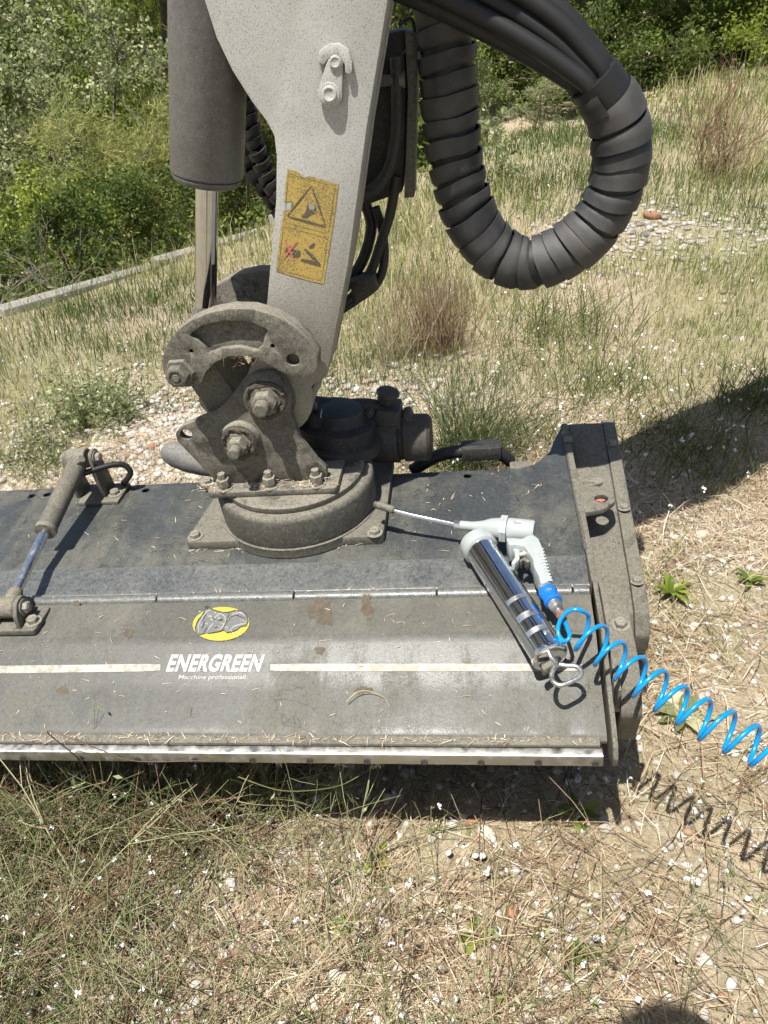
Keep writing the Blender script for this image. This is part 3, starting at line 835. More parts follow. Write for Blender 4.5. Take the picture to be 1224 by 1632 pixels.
# things peeping out behind the deck
tube('rear_hose', spline([(.02, .42, -.02), (.08, .425, .012), (.14, .43, .018), (.20, .435, .012), (.235, .44, -.02)], 6), .014, M['rubber'], mh, 12)
prism('rear_clamp', fillet([(.13, .415), (.215, .415), (.215, .455), (.13, .455)], .006, 3), 'z', .0, .03, M['dark'], mh, .004)
prism('rear_tab', fillet([(.232, .381), (.275, .381), (.275, .41), (.232, .41)], .006, 3), 'z', -.012, -.002, M['frame'], mh, .001)
bm = bmesh.new()
b0 = dk(258, 716, y=.44); b1 = dk(330, 742, y=.42)
d = (b1 - b0)
lathe_bm(b0, d, [(0, 0), (.004, .014), (.014, .024), (.035, .030), (.07, .031), (.10, .027), (.135, .02)], 20, bm)
finish('rubber_boot', bm, M['barrel'], mh)

# emblem, lettering and stripe on the flap
def facet(i, s):
    """point and axes of flap facet i at fraction s"""
    a, b = Vector(FL[i]), Vector(FL[i + 1])
    d = (b - a).normalized()
    return a.lerp(b, s), -d, Vector((-d.y, d.x)) if d.x > 0 else Vector((d.y, -d.x))
def on_flap(u, v):
    """flap surface point under a sight line"""
    r = ray(u, v); rl = Vector((r.dot(DX), r.dot(DY), r.dot(DZ))); ol = w2d(CPOS)
    best = None
    for i in range(len(FL) - 2):
        (y0, z0), (y1, z1) = FL[i], FL[i + 1]
        n = Vector((0, z1 - z0, -(y1 - y0))); n = n if n.z > 0 else -n
        t = (Vector((0, y0, z0)) - ol).dot(n) / rl.dot(n); p = ol + rl * t
        miss = max(min(y0, y1) - p.y, p.y - max(y0, y1), 0)
        if best is None or miss < best[3]: best = (p, n.normalized(), i, miss)
    return best[:3]
def patch(name, uvs, mat, parent, lift=.0012, fn=None):
    """flat printed shape on the flap"""
    fn = fn or on_flap
    bm = bmesh.new(); vsx = []
    for u, v in uvs:
        p, n, _ = fn(u, v)
        vsx.append(bm.verts.new(p + n * lift))
    bm.faces.new(vsx)
    bmesh.ops.triangulate(bm, faces=bm.faces)
    return finish(name, bm, mat, parent, smooth=False)
def ell(cx, cy, rx, ry, n=40, rot=0):
    c, s = math.cos(rot), math.sin(rot)
    return [(cx + rx * math.cos(6.28319 * k / n) * c - ry * math.sin(6.28319 * k / n) * s, cy + rx * math.cos(6.28319 * k / n) * s + ry * math.sin(6.28319 * k / n) * c) for k in range(n)]
def stroke(pts, w):
    P = [Vector(p) for p in pts]; L, R_ = [], []
    for i in range(len(P)):
        d = (P[min(i + 1, len(P) - 1)] - P[max(i - 1, 0)]).normalized(); nn = Vector((-d.y, d.x))
        ww = w * (.45 if i in (0, len(P) - 1) else 1)
        L.append(tuple(P[i] + nn * ww)); R_.append(tuple(P[i] - nn * ww))
    return L + R_[::-1]
def stroke_patch(name, pts, w, mat, parent, lift, fn=None):
    fn = fn or on_flap
    q = stroke(pts, w); m = len(pts); bm = bmesh.new()
    vv = []
    for u, v in q:
        p, n, _ = fn(u, v); vv.append(bm.verts.new(p + n * lift))
    for i in range(m - 1):
        bm.faces.new((vv[i], vv[i + 1], vv[2 * m - 2 - i], vv[2 * m - 1 - i]))
    return finish(name, bm, mat, parent, smooth=False)
Z = lambda x, y: (240 + x / 5.564, 940 + y / 5.564)
emb = patch('emblem', ell(*Z(626, 304), 46, 27.5, rot=-.07), M['d_line'], flap, .0007)
patch('emblem_ground', ell(*Z(626, 304), 45.2, 26.7, rot=-.07), M['d_yellow'], emb, .0010)
patch('emblem_animal', [Z(*p) for p in [(405, 395), (398, 340), (420, 280), (455, 235), (480, 200), (490, 170), (515, 150), (535, 172), (580, 190), (640, 205), (690, 205), (760, 188), (820, 195), (855, 235), (868, 285), (850, 325), (800, 335), (770, 360), (720, 380), (680, 385), (650, 362), (600, 378), (560, 385), (520, 392), (480, 392), (440, 405), (410, 408)]], M['d_grey'], emb, .0013)
OUTL = [(405, 395), (398, 340), (420, 280), (455, 235), (480, 200), (490, 170), (515, 150), (535, 172), (580, 190), (640, 205), (690, 205), (760, 188), (820, 195), (855, 235), (868, 285), (850, 325), (800, 335), (770, 360), (720, 380), (680, 385), (650, 362), (600, 378), (560, 385), (520, 392), (480, 392), (440, 405), (405, 395)]
stroke_patch('emblem_outline', [Z(*p) for p in OUTL], .6, M['d_black'], emb, .0022)
patch('emblem_eye', [Z(*p) for p in [(612, 275), (632, 262), (642, 270), (626, 284)]], M['d_black'], emb, .0024)
patch('emblem_horn', [Z(*p) for p in [(478, 172), (492, 148), (512, 150), (520, 168), (500, 180)]], M['d_black'], emb, .0024)
for pts in ([(430, 380), (425, 320), (470, 240), (510, 190), (540, 185)], [(560, 270), (580, 240), (620, 215), (660, 240), (668, 290), (640, 335), (595, 370)], [(700, 370), (740, 330), (800, 310), (850, 300)], [(700, 260), (740, 215), (800, 205), (840, 235)], [(505, 370), (540, 320), (560, 300)]):
    stroke_patch('emblem_light', [Z(*p) for p in pts], 1.1, M['d_pale'], emb, .0016)
for pts in ([(455, 350), (475, 310), (480, 280)], [(700, 200), (690, 250), (660, 320), (640, 360)], [(600, 280), (630, 268), (640, 262)], [(540, 250), (560, 262), (580, 270)], [(690, 280), (720, 240), (770, 232), (840, 260)], [(470, 385), (500, 350), (505, 330)], [(445, 300), (480, 240), (500, 215)], [(560, 345), (590, 335), (610, 340)]):
    stroke_patch('emblem_line', [Z(*p) for p in pts], .75, M['d_black'], emb, .0019)
def text_patch(name, s, u0, u1, vtop, vbot, shear, mat, parent, lift, bold=.0, sx=1.0, fn=None):
    cu = bpy.data.curves.new(name, 'FONT'); cu.body = s; cu.size = 1.0; cu.offset = bold; cu.fill_mode = 'FRONT'; cu.space_character = sx
    to = bpy.data.objects.new('tmp_text', cu); COL.objects.link(to)
    dg = bpy.context.evaluated_depsgraph_get()
    me = bpy.data.meshes.new_from_object(to.evaluated_get(dg)); bpy.data.objects.remove(to)
    n = len(me.vertices); a = np.zeros(n * 3); me.vertices.foreach_get('co', a); a = a.reshape(-1, 3)
    x0, x1, y0, y1 = a[:, 0].min(), a[:, 0].max(), a[:, 1].min(), a[:, 1].max()
    sh = shear * (vbot - vtop)
    b = root_base(parent)
    for i in range(n):
        fx, fy = (a[i, 0] - x0) / (x1 - x0), (a[i, 1] - y0) / (y1 - y0)
        u = u0 + fx * (u1 - u0 - sh) + fy * sh; v = vbot + (vtop - vbot) * fy
        p, nn, _ = (fn or on_flap)(u, v)
        me.vertices[i].co = p + nn * lift - b
    me.materials.clear(); me.materials.append(mat)
    return link(name, me, mat, parent)
text_patch('lettering', 'ENERGREEN', 264, 423, 1043, 1071, .34, M['d_white'], flap, .0010, .042, 1.08)
text_patch('small_lettering', 'Macchine professionali', 284, 393, 1076, 1085, .25, M['d_small'], flap, .0010, .012)
for a, b, wv in ((0, 256, 6.0), (431, 928, 6.0)):
    ys = 1069 if a == 0 else 1064; ye = 1064
    n = 12
    bm = bmesh.new(); rows = []
    for k in range(n + 1):
        t = k / n; u = a + (b - a) * t; v = ys + (ye - ys) * t
        if a == 0: u = -120 + (b + 120) * t
        e = 3 if k in (0, n) else 0
        pr = []
        for sg in (-1, 1):
            p, nn, _ = on_flap(u, v + sg * (wv - e * .4)); pr.append(bm.verts.new(p + nn * .0009))
        rows.append(pr)
    for r0, r1 in zip(rows, rows[1:]): bm.faces.new((r0[0], r1[0], r1[1], r0[1]))
    finish('stripe', bm, M['d_stripe'], flap, smooth=False)
# dried mud splashes
for (u, v, ru, rv, sd) in ((512, 975, 22, 30, 1), (585, 968, 12, 24, 2), (510, 1037, 9, 9, 3), (122, 962, 6, 6, 4), (205, 1010, 10, 8, 5), (100, 1100, 14, 6, 6), (580, 1100, 16, 8, 7)):
    r = random.Random(sd)
    ph_ = [r.uniform(0, 6.28) for _ in range(4)]; rad_ = lambda t: .78 + .13 * math.sin(2 * t + ph_[0]) + .10 * math.sin(3 * t + ph_[1]) + .08 * math.sin(5 * t + ph_[2]) + .07 * math.sin(9 * t + ph_[3])
    pts = [(u + ru * math.cos(6.283 * k / 44) * rad_(6.283 * k / 44), v + rv * math.sin(6.283 * k / 44) * rad_(6.283 * k / 44)) for k in range(44)]
    patch('mud_splash', pts, M['mud'], flap, .0006)

# ------------------------------------------------------------------ flap ram with its brackets
pt = dk(133, 730, y=.335); pb = dk(18, 968, y=-.06)
ubr = prism('ram_bracket', [(pt.x - .005, .30), (pt.x + .062, .30), (pt.x + .062, .376), (pt.x - .045, .376), (pt.x - .03, .30)], 'z', .0005, .008, M['frame'], mh, .001)
lug = fillet([(.372, .008), (.318, .008), (.312, .07), (.32, pt.z + .018), (.35, pt.z + .018), (.362, .07)], [0, 0, .01, .016, .016, .01], 4)
for xo in (.020, -.040):
    prism('ram_lug', lug, 'x', pt.x + xo, pt.x + xo + .008, M['frame'], ubr, .001)
bolt((pt.x + .028, .335, pt.z), (1, 0, 0), 'm12', ubr)
bolt((pt.x - .040, .335, pt.z), (-1, 0, 0), 'm12', ubr)
bolt((pt.x + .045, .33, .0082), (0, 0, 1), 'm12', ubr)
tube('ram_hose', spline([(pt.x + .0, .30, pt.z - .02), (pt.x + .05, .335, pt.z - .022), (pt.x + .075, .35, pt.z - .03), (pt.x + .085, .352, pt.z - .05), (pt.x + .07, .35, pt.z - .07), (pt.x + .05, .37, .012)], 7), .0065, M['rubber'], mh, 10)
fz = FL[0][1] - .15 * (pb.y - FL[0][0]) * -1
lbr = prism('ram_bracket', fillet([(pb.x - .055, pb.y - .035), (pb.x + .052, pb.y - .035), (pb.x + .052, pb.y + .03), (pb.x - .055, pb.y + .03)], .008, 3), 'z', -.0095, .0015, M['frame'], mh, .0012)
for xo in (.016, -.034):
    prism('ram_lug', fillet([(pb.y + .026, .001), (pb.y - .03, .001), (pb.y - .026, pb.z), (pb.y - .012, pb.z + .02), (pb.y + .012, pb.z + .02), (pb.y + .024, pb.z)], [0, 0, .01, .014, .014, .01], 4), 'x', pb.x + xo, pb.x + xo + .008, M['frame'], lbr, .001)
bolt((pb.x + .024, pb.y, pb.z), (1, 0, 0), 'm12', lbr)
bolt((pb.x + .039, pb.y - .012, .0015), (0, 0, 1), 'm12', lbr)
rt = thing('flap_ram', 'small dusty hydraulic ram with chrome rod lying across the left of the deck', 'hydraulic ram', tuple(pb))
pt2 = Vector((pt.x - .007, .335, pt.z)); pb2 = Vector((pb.x - .005, pb.y, pb.z))
ax = (pt2 - pb2); Lr = ax.length; ad = ax.normalized()
j = pb2 + ax * .46
rb = lathe('ram_barrel', j, ad, [(0, .011), (.0005, .0205), (.010, .0215), (.011, .0195), (Lr * .54 - .022, .0195), (Lr * .54 - .012, .016)], M['ram'], rt, 32)
lathe('barrel_eye', pt2 - Vector((.024, 0, 0)), (1, 0, 0), cyl_prof(.042, .0215, .002), M['ram'], rb, 28)
lathe('ram_rod', pb2 + ad * .018, ad, [(0, .0095), (Lr * .46, .0095)], M['chrome_rod'], rt, 24)
lathe('rod_eye', pb2 - Vector((.024, 0, 0)), (1, 0, 0), cyl_prof(.042, .019, .002), M['ram'], rt, 28)
lathe('rod_neck', pb2 + ad * .012, ad, [(0, .014), (.02, .014), (.028, .0105)], M['ram'], rt, 20)
lathe('barrel_port', j + ad * (Lr * .46) + Vector((.008, 0, .012)), (.8, 0, .6), cyl_prof(.018, .009, .001), M['ram'], rb, 8)

# ------------------------------------------------------------------ boom arm
ba = thing('boom_arm', 'white speckled steel boom arm with yellow warning decal rising from the mower', 'boom', (-.19, .25, .29))
YF = .194
def bq(u, v): return tuple(dk(u, v, y=YF).xz)
left = [(-.19, 1.62), (-.185, 1.05), bq(322, -12), bq(345, 60), bq(370, 112), bq(400, 160), bq(424, 192), bq(437, 216), bq(441, 250), bq(440, 320), bq(425, 490), bq(418, 560)]
pc = dk(428, 632, y=YF).xz
endc = [(pc[0] + .080 * math.cos(math.radians(a)), pc[1] + .080 * math.sin(math.radians(a))) for a in range(190, 375, 12)]
right = [bq(521, 600), bq(555, 420), bq(585, 200), bq(618, 0), (.125, .93), (.24, 1.08), (.34, 1.40), (.34, 1.62)]  # unseen top end flared out to shade the hoses
bpoly = left + endc + right
plate = prism('boom_side', bpoly, 'y', YF, YF + .012, M['boom'], ba, .0015)
prism('boom_side', bpoly, 'y', .302, .314, M['boom'], ba, .0015)
rr = [endc[-4], endc[-2]] + right
web = rr + [(x - .010, z - .002) for x, z in rr][::-1]
prism('boom_edge', [(x - .0015, z) for x, z in web], 'y', YF + .0125, .3015, M['boom'], ba, .001)
ll = left[6:11]
prism('boom_inner', [(x + .003, z) for x, z in ll] + [(x + .013, z) for x, z in ll][::-1], 'y', YF + .0125, .3015, M['boom'], ba, 0)
prism('boom_rib', [(-.10, .715), (.03, .70), (.03, .71), (-.10, .725)], 'y', YF + .0125, .3015, M['boom'], ba, 0)
lathe('boom_pin', (pc[0], .19, pc[1]), (0, 1, 0), cyl_prof(.13, .05, .002), M['cast'], ba, 32)
# boom head and next boom section, unseen above the picture, shaped for their shadow
lathe('boom_joint', (.15, .175, 1.50), (0, 1, 0), cyl_prof(.16, .12, .004), M['boom'], ba, 40)
mb0, mb1 = w2d((.10, 1.24, 1.88)), w2d((2.6, 2.90, 2.2))
bdv = (mb1 - mb0).normalized(); bs, bt, _ = frame_for(bdv)
bm = bmesh.new(); ring = []
for t, hh, ww in ((0, .15, .13), (.10, .20, .16), (.6, .18, .16), (1, .14, .15)):
    c = mb0.lerp(mb1, t)
    ring.append([bm.verts.new(c + bs * (sx * ww) + bt * (sy * hh)) for sx, sy in ((-1, -1), (1, -1), (1, 1), (-1, 1))])
for A, B in zip(ring, ring[1:]):
    for k in range(4): bm.faces.new((A[k], A[(k + 1) % 4], B[(k + 1) % 4], B[k]))
bm.faces.new(ring[0]); bm.faces.new(ring[-1]); bevel(bm, .008, 2)
finish('main_boom', bm, M['boom'], ba)
# latch lever on the boom face
def by(u, v, y): return tuple(dk(u, v, y=y).xz)
lat = prism('latch_hook', fillet([by(*p, YF - .012) for p in [(505, 98), (508, 82), (522, 71), (540, 69), (555, 80), (561, 100), (560, 119), (550, 118), (549, 103), (540, 90), (524, 92), (515, 105)]], .004, 3), 'y', YF - .010, YF - .0005, M['boom'], ba, .002)
a, b = dk(534, 99, y=YF - .012).xz, dk(525, 150, y=YF - .012).xz
def capsule(a, b, ra, rb_, n=12):
    a, b = Vector(a), Vector(b); an = math.degrees(math.atan2((b - a).y, (b - a).x))
    return circ(a.x, a.y, ra, n, an + 90, an + 270) + circ(b.x, b.y, rb_, n, an - 90, an + 90)
lev = prism('latch_lever', capsule(a, b, .0105, .0175), 'y', YF - .0095, YF - .0045, M['boom'], ba, .001)
lathe('latch_pin', (a[0], YF - .0096, a[1]), (0, -1, 0), [(0, .0085), (.003, .0085), (.004, .006), (.003, .0045), (.003, 0)], M['boom'], lev, 20)
lathe('latch_pivot', (b[0], YF - .0096, b[1]), (0, -1, 0), [(0, .0145), (.002, .0140), (.0022, .0105), (.005, .0100), (.0055, .008), (.004, .005), (.004, 0)], M['boom'], lev, 28)
# warning decal
on_face = lambda u, v: (dk(u, v, y=YF), Vector((0, -1, 0)), 0)
W = lambda x, y: (420 + x / 7.42, 250 + y / 7.42)
wd = patch('warning_decal', [W(*p) for p in [(285, 145), (390, 170), (450, 215), (480, 245), (540, 225), (890, 325), (860, 560), (830, 780), (790, 1000), (745, 1300), (710, 1500), (560, 1468), (350, 1410), (150, 1350), (175, 1100), (215, 800), (240, 640), (330, 610), (370, 560), (330, 520), (245, 530), (262, 330)]], M['d_warn'], ba, .0008, on_face)
def wline(nm, pts, w, mat, lift=.0012): return stroke_patch(nm, [W(*p) for p in pts], w, M[mat], wd, lift, on_face)
wline('decal_border', [(300, 195), (480, 250), (850, 345)], .35, 'd_line'); wline('decal_border', [(850, 345), (810, 620), (765, 905)], .35, 'd_line')
wline('decal_border', [(765, 905), (500, 840), (245, 768)], .35, 'd_line'); wline('decal_border', [(245, 768), (270, 480), (300, 195)], .35, 'd_line')
wline('decal_border', [(238, 818), (500, 890), (758, 958)], .35, 'd_line'); wline('decal_border', [(758, 958), (725, 1210), (688, 1465)], .35, 'd_line')
wline('decal_border', [(688, 1465), (430, 1400), (178, 1330)], .35, 'd_line'); wline('decal_border', [(178, 1330), (205, 1080), (238, 818)], .35, 'd_line')
wline('warning_triangle', [(285, 695), (420, 525), (560, 345)], 1.7, 'd_line'); wline('warning_triangle', [(565, 345), (650, 560), (735, 815)], 1.7, 'd_line', .0014)
wline('warning_triangle', [(290, 700), (510, 760), (735, 820)], 1.7, 'd_line', .0016)
patch('warning_hand', [W(*p) for p in [(445, 710), (500, 650), (520, 560), (560, 540), (620, 600), (625, 660), (560, 680), (510, 720)]], M['d_line'], wd, .0013, on_face)
patch('warning_hand', [W(*p) for p in [(530, 560), (565, 540), (612, 590), (590, 630), (540, 610)]], M['d_pale'], wd, .0016, on_face)
wline('warning_jaw', [(485, 1085), (580, 1180), (675, 1280)], 2.9, 'd_line'); wline('warning_jaw', [(445, 1215), (560, 1240), (675, 1285)], 3.0, 'd_line', .0014)
patch('warning_figure', [W(*p) for p in [(250, 1080), (300, 1060), (380, 1100), (440, 1110), (430, 1180), (370, 1190), (320, 1140), (260, 1130)]], M['d_line'], wd, .0012, on_face)
patch('warning_chip', [W(*p) for p in [(540, 1050), (600, 1010), (610, 1040), (590, 1075), (550, 1085)]], M['d_line'], wd, .0012, on_face)
wline('warning_cross', [(255, 975), (310, 1100), (370, 1250)], 1.6, 'd_red', .0017); wline('warning_cross', [(400, 985), (320, 1090), (230, 1205)], 1.6, 'd_red', .0019)

# curved links between boom, ram and bracket
def banana(name, label, y0, y1, du=0, dv=0, front=True):
    t = thing(name, label, 'link', tuple(dk(300, 595, y=YB)))
    yq = .150
    q = lambda u, v: tuple(dk(u, v, y=yq).xz)
    out = [q(*p) for p in [(264, 585), (262, 570), (268, 548), (283, 526), (305, 508), (335, 495), (370, 488), (405, 489), (440, 499), (470, 516), (495, 540), (508, 562), (508, 582), (497, 594), (482, 598), (468, 594), (449, 586), (424, 572), (396, 562), (368, 563), (345, 573), (331, 588), (324, 604), (310, 611), (288, 612), (270, 602)]]
    pocket = [q(*p) for p in [(303, 530), (325, 514), (360, 506), (400, 507), (432, 522), (425, 530), (421, 547), (412, 556), (385, 549), (355, 552), (336, 560), (330, 551), (318, 538)]]
    if front:
        pocket2 = fillet(pocket, .004, 2)
        b = prism('link_body', out, 'y', y0 + .013, y1, M['cast'], t, .002)
        prism('link_rim', out, 'y', y0, y0 + .0128, M['cast'], t, .002, [pocket2, circ(*q(469, 569), .0115, 14), circ(*q(308, 555), .004, 10), circ(*q(437, 547), .004, 10)])
        c = q(291, 588)
        lathe('link_pin', (c[0], y0 + .001, c[1]), (0, -1, 0), [(0, .026), (.007, .026), (.009, .024), (.0095, .019), (.024, .019), (.026, .016), (.026, .012), (.0245, .0115), (.0245, .007), (.027, .0065), (.027, 0)], M['frame'], t, 6)
    else:
        prism('link_body', out, 'y', y0, y1, M['cast'], t, .003)
        c = q(291, 588)
        lathe('link_pin', (c[0], y1 - .001, c[1]), (0, 1, 0), cyl_prof(.024, .022, .002), M['frame'], t, 20)
    return t, c
bl, pinc = banana('curved_link', 'dusty curved steel link in front of the boom foot', .138, .174)
banana('curved_link', 'dusty curved steel link behind the boom foot', .332, .365, front=False)
for (y0, y1, nm, lb) in ((.1935, .205, 'straight_link', 'short straight link arm behind the front bracket plate'), (.302, .314, 'straight_link', 'short straight link arm at the rear bracket plate')):
    st = thing(nm, lb, 'link', (pinc[0], y0, pinc[1]))
    prism('link_arm', capsule(pinc, lo, .03, .034), 'y', y0, y1, M['cast'], st, .002)
    lathe('link_bush', (pinc[0], y0 - .0015, pinc[1]), (0, 1, 0), cyl_prof(y1 - y0 + .003, .02, .001), M['frame'], st, 20)

# ------------------------------------------------------------------ main cylinder
cp = Vector((pinc[0] + .010, .252, pinc[1]))
cb = dk(330, 291, y=.252)
cdv = (cb - cp).normalized(); Lc = (cb - cp).length
hc = thing('hydraulic_cylinder', 'large scratched grey hydraulic cylinder with chrome rod left of the boom', 'hydraulic cylinder', tuple(cp))
lathe('cylinder_barrel', cb, cdv, [(0, .030), (.0005, .049), (.003, .0525), (.009, .0545), (.0105, .0545), (.0115, .0525), (.013, .0555), (.016, .0568), (.70, .0568), (.705, .04)], M['barrel'], hc, 64)
lathe('gland_ring', cb - cdv * .003, cdv, [(0, .020), (.0, .030), (.004, .031)], M['dark'], hc, 40)
lathe('piston_rod', cp + cdv * .06, cdv, [(0, .0185), (Lc - .058, .0185)], M['chrome'], hc, 40)
lathe('rod_eye', cp - Vector((0, .045, 0)), (0, 1, 0), cyl_prof(.09, .034, .004), M['ram'], hc, 36)
lathe('rod_neck', cp + cdv * .026, cdv, [(0, .026), (.03, .024), (.044, .0195), (.049, .019)], M['ram'], hc, 32)

# ------------------------------------------------------------------ hoses
def wrapped(name, pts, R, pitch, mat, parent, seg=26, rows=5, lip=.10, seed=1, flip=1):
    """spiral wrap: each turn laps over the next, grid runs along the helix"""
    P = [Vector(p) for p in pts]
    cum = [0.0]
    for a, b in zip(P, P[1:]): cum.append(cum[-1] + (b - a).length)
    tot = cum[-1]; fr = frames(P)
    cumA = np.array(cum); PA = np.array([tuple(p) for p in P]); SA = np.array([tuple(f[0]) for f in fr]); TA = np.array([tuple(f[1]) for f in fr])
    turns = int(tot / pitch) - 1
    r = np.random.default_rng(seed); tv = r.uniform(-.045, .045, turns + 4); wv = r.uniform(.62, 1.15, turns + 4); ph = r.uniform(-.12, .12, turns + 4)
    V, Fc = [], []
    n = turns * seg
    prof = np.linspace(0, 1, rows)
    for s in range(n + 1):
        th = 2 * math.pi * s / seg * flip; k = s / seg
        i = int(k); fk = k - i
        rv = 1 + tv[i] * (1 - fk) + tv[i + 1] * fk
        wd_ = (wv[i] * (1 - fk) + wv[i + 1] * fk)
        for q in prof:
            d = min(max((k + q * wd_ + ph[i] * (1 - fk) + ph[i + 1] * fk + .05 * math.sin(th * 2 + i)) * pitch, 0), tot)
            rad = R * rv * (1 - lip * .5 + lip * (1 - q) ** .8) - (0.003 if q == 1 else 0)
            c = np.array([np.interp(d, cumA, PA[:, m]) for m in range(3)]); sa = np.array([np.interp(d, cumA, SA[:, m]) for m in range(3)]); ta = np.array([np.interp(d, cumA, TA[:, m]) for m in range(3)])
            V.append(c + (sa * math.cos(th) + ta * math.sin(th)) * rad)
        # inner lip makes the strip edge thick
        d = min(max((k + ph[i] * (1 - fk) + ph[i + 1] * fk + .05 * math.sin(th * 2 + i)) * pitch, 0), tot); c = np.array([np.interp(d, cumA, PA[:, m]) for m in range(3)]); sa = np.array([np.interp(d, cumA, SA[:, m]) for m in range(3)]); ta = np.array([np.interp(d, cumA, TA[:, m]) for m in range(3)])
        V.append(c + (sa * math.cos(th) + ta * math.sin(th)) * R * rv * (1 - lip * .9))
    w = rows + 1
    for s in range(n):
        a, b = s * w, (s + 1) * w
        for q in range(rows - 1): Fc.append((a + q, b + q, b + q + 1, a + q + 1))
        Fc.append((a + rows, b + rows, b, a))
    b = root_base(parent) if parent is not None else Vector((0, 0, 0))
    V = np.array(V) - np.array(tuple(b))
    o = npmesh(name, V, np.array(Fc), mat, parent, smooth=True)
    o.data.set_sharp_from_angle(angle=math.radians(40))
    return o
def hl(u, v, y): return dk(u, v, y=y)
loop = [hl(690, -160, .36), hl(703, -60, .36), hl(710, 40, .355), hl(714, 120, .35), hl(719, 200, .345), hl(730, 280, .34), hl(752, 350, .335), hl(792, 403, .33), hl(845, 420, .325), hl(905, 397, .32), hl(955, 350, .315), hl(985, 285, .31), hl(990, 225, .305), hl(978, 172, .30), hl(946, 124, .295)]
lp = spline(loop, 10)
hb = thing('hose_bundle', 'thick hanging loop of black hydraulic hoses wrapped in black spiral plastic', 'hose bundle', tuple(loop[7]))
tube('inner_hose', lp, .0385, M['rubber'], hb, 20)
wrapped('spiral_wrap', lp, .0445, .0305, M['wrap'], hb, seed=4, lip=.05)
# loose hoses leaving the open end of the wrap
end = lp[-1]; ed = (lp[-1] - lp[-8]).normalized()
back = lp[-22]
for k, (sp_, b) in enumerate(((-1.0, .010), (-.62, -.022), (-.30, .022), (-.02, -.006), (.30, .020), (.62, -.012), (.95, .008))):
    yy = .295 + b
    pq = lambda u, v, w: hl(u + .68 * sp_ * w, v - .73 * sp_ * w, yy)
    pts = [back.lerp(end, .5) + Vector((.02 * sp_, b, .008 * sp_)), pq(950, 128, 26), pq(915, 92, 34), pq(872, 55, 44), pq(806, 12, 50), pq(720, -34, 54), pq(610, -84, 60)]
    tube('hose', spline(pts, 8), .0125 if k % 3 else .0142, M['rubber'], hb, 14)
# plastic protector hose left behind the cylinder and pipes right of the boom
sh = thing('wrapped_hose', 'thinner spiral wrapped hose behind the cylinder and the boom', 'hose', tuple(hl(420, 300, .45)))
wrapped('spiral_wrap', spline([hl(372, 60, .42), hl(384, 130, .42), hl(397, 190, .42), hl(410, 240, .42), hl(430, 290, .43), hl(462, 345, .43), hl(500, 420, .42)], 8), .0165, .019, M['wrap'], sh, seg=14, lip=.2, seed=8)
sh2 = thing('wrapped_hose', 'dark hose lying beside the spiral wrapped hose behind the cylinder', 'hose', tuple(hl(410, 270, .46)))
wrapped('spiral_wrap', spline([hl(375, 180, .46), hl(388, 235, .46), hl(405, 280, .46), hl(440, 330, .46), hl(480, 400, .45)], 8), .014, .024, M['rubber'], sh2, seg=14, lip=.12, seed=9)
vb = thing('valve_cover', 'dark dirty steel cover plate with pipes behind the right edge of the boom', 'cover plate', tuple(hl(640, 300, .40)))
YC = .36
cq = lambda u, v: tuple(dk(u, v, y=YC).xz)
prism('cover_plate', [cq(*p) for p in [(645, 50), (667, 52), (664, 150), (660, 315), (644, 316), (650, 150)]], 'y', YC, YC + .06, M['frame'], vb, .002)
prism('cover_box', [cq(*p) for p in [(585, 60), (644, 48), (648, 200), (640, 310), (585, 330), (560, 330)]], 'y', .375, .46, M['dark'], vb, .004)
for (v, r) in ((128, .020),):
    c = dk(615, v, y=.345); lathe('pipe_union', (c.x - .02, .345, c.z), (1, 0, -.03), [(0, .008), (.04, .008), (.041, .012), (.05, .012)], M['frame'], vb, 16)
tube('bent_pipe', spline([hl(632, 90, .345), hl(634, 160, .345), hl(632, 220, .345), hl(620, 270, .345), hl(598, 300, .345), hl(570, 315, .345)], 8), .0105, M['dark'], vb, 14)
tube('dangling_hose', spline([hl(632, 280, .35), hl(622, 340, .35), hl(606, 390, .35), hl(592, 430, .35), hl(570, 465, .34), hl(540, 490, .33)], 8), .0085, M['rubber'], vb, 12)
tube('dangling_hose', spline([hl(598, 330, .37), hl(610, 370, .37), hl(612, 420, .36), hl(598, 455, .35), hl(565, 480, .34), hl(535, 500, .33)], 8), .008, M['rubber'], vb, 12)
tube('dangling_hose', spline([hl(580, 320, .38), hl(592, 360, .38), hl(580, 410, .37), hl(556, 450, .36), hl(530, 480, .35)], 8), .010, M['rubber'], vb, 12)
prism('hose_clip', fillet([cq(*p) for p in [(560, 440), (598, 428), (606, 452), (570, 478)]], .004, 2), 'y', .325, .365, M['dark'], vb, .003)
tube('tie_wire', spline([hl(635, 40, .37), hl(655, 30, .37), hl(660, 60, .37), hl(640, 90, .37)], 6), .003, M['dark'], vb, 6)
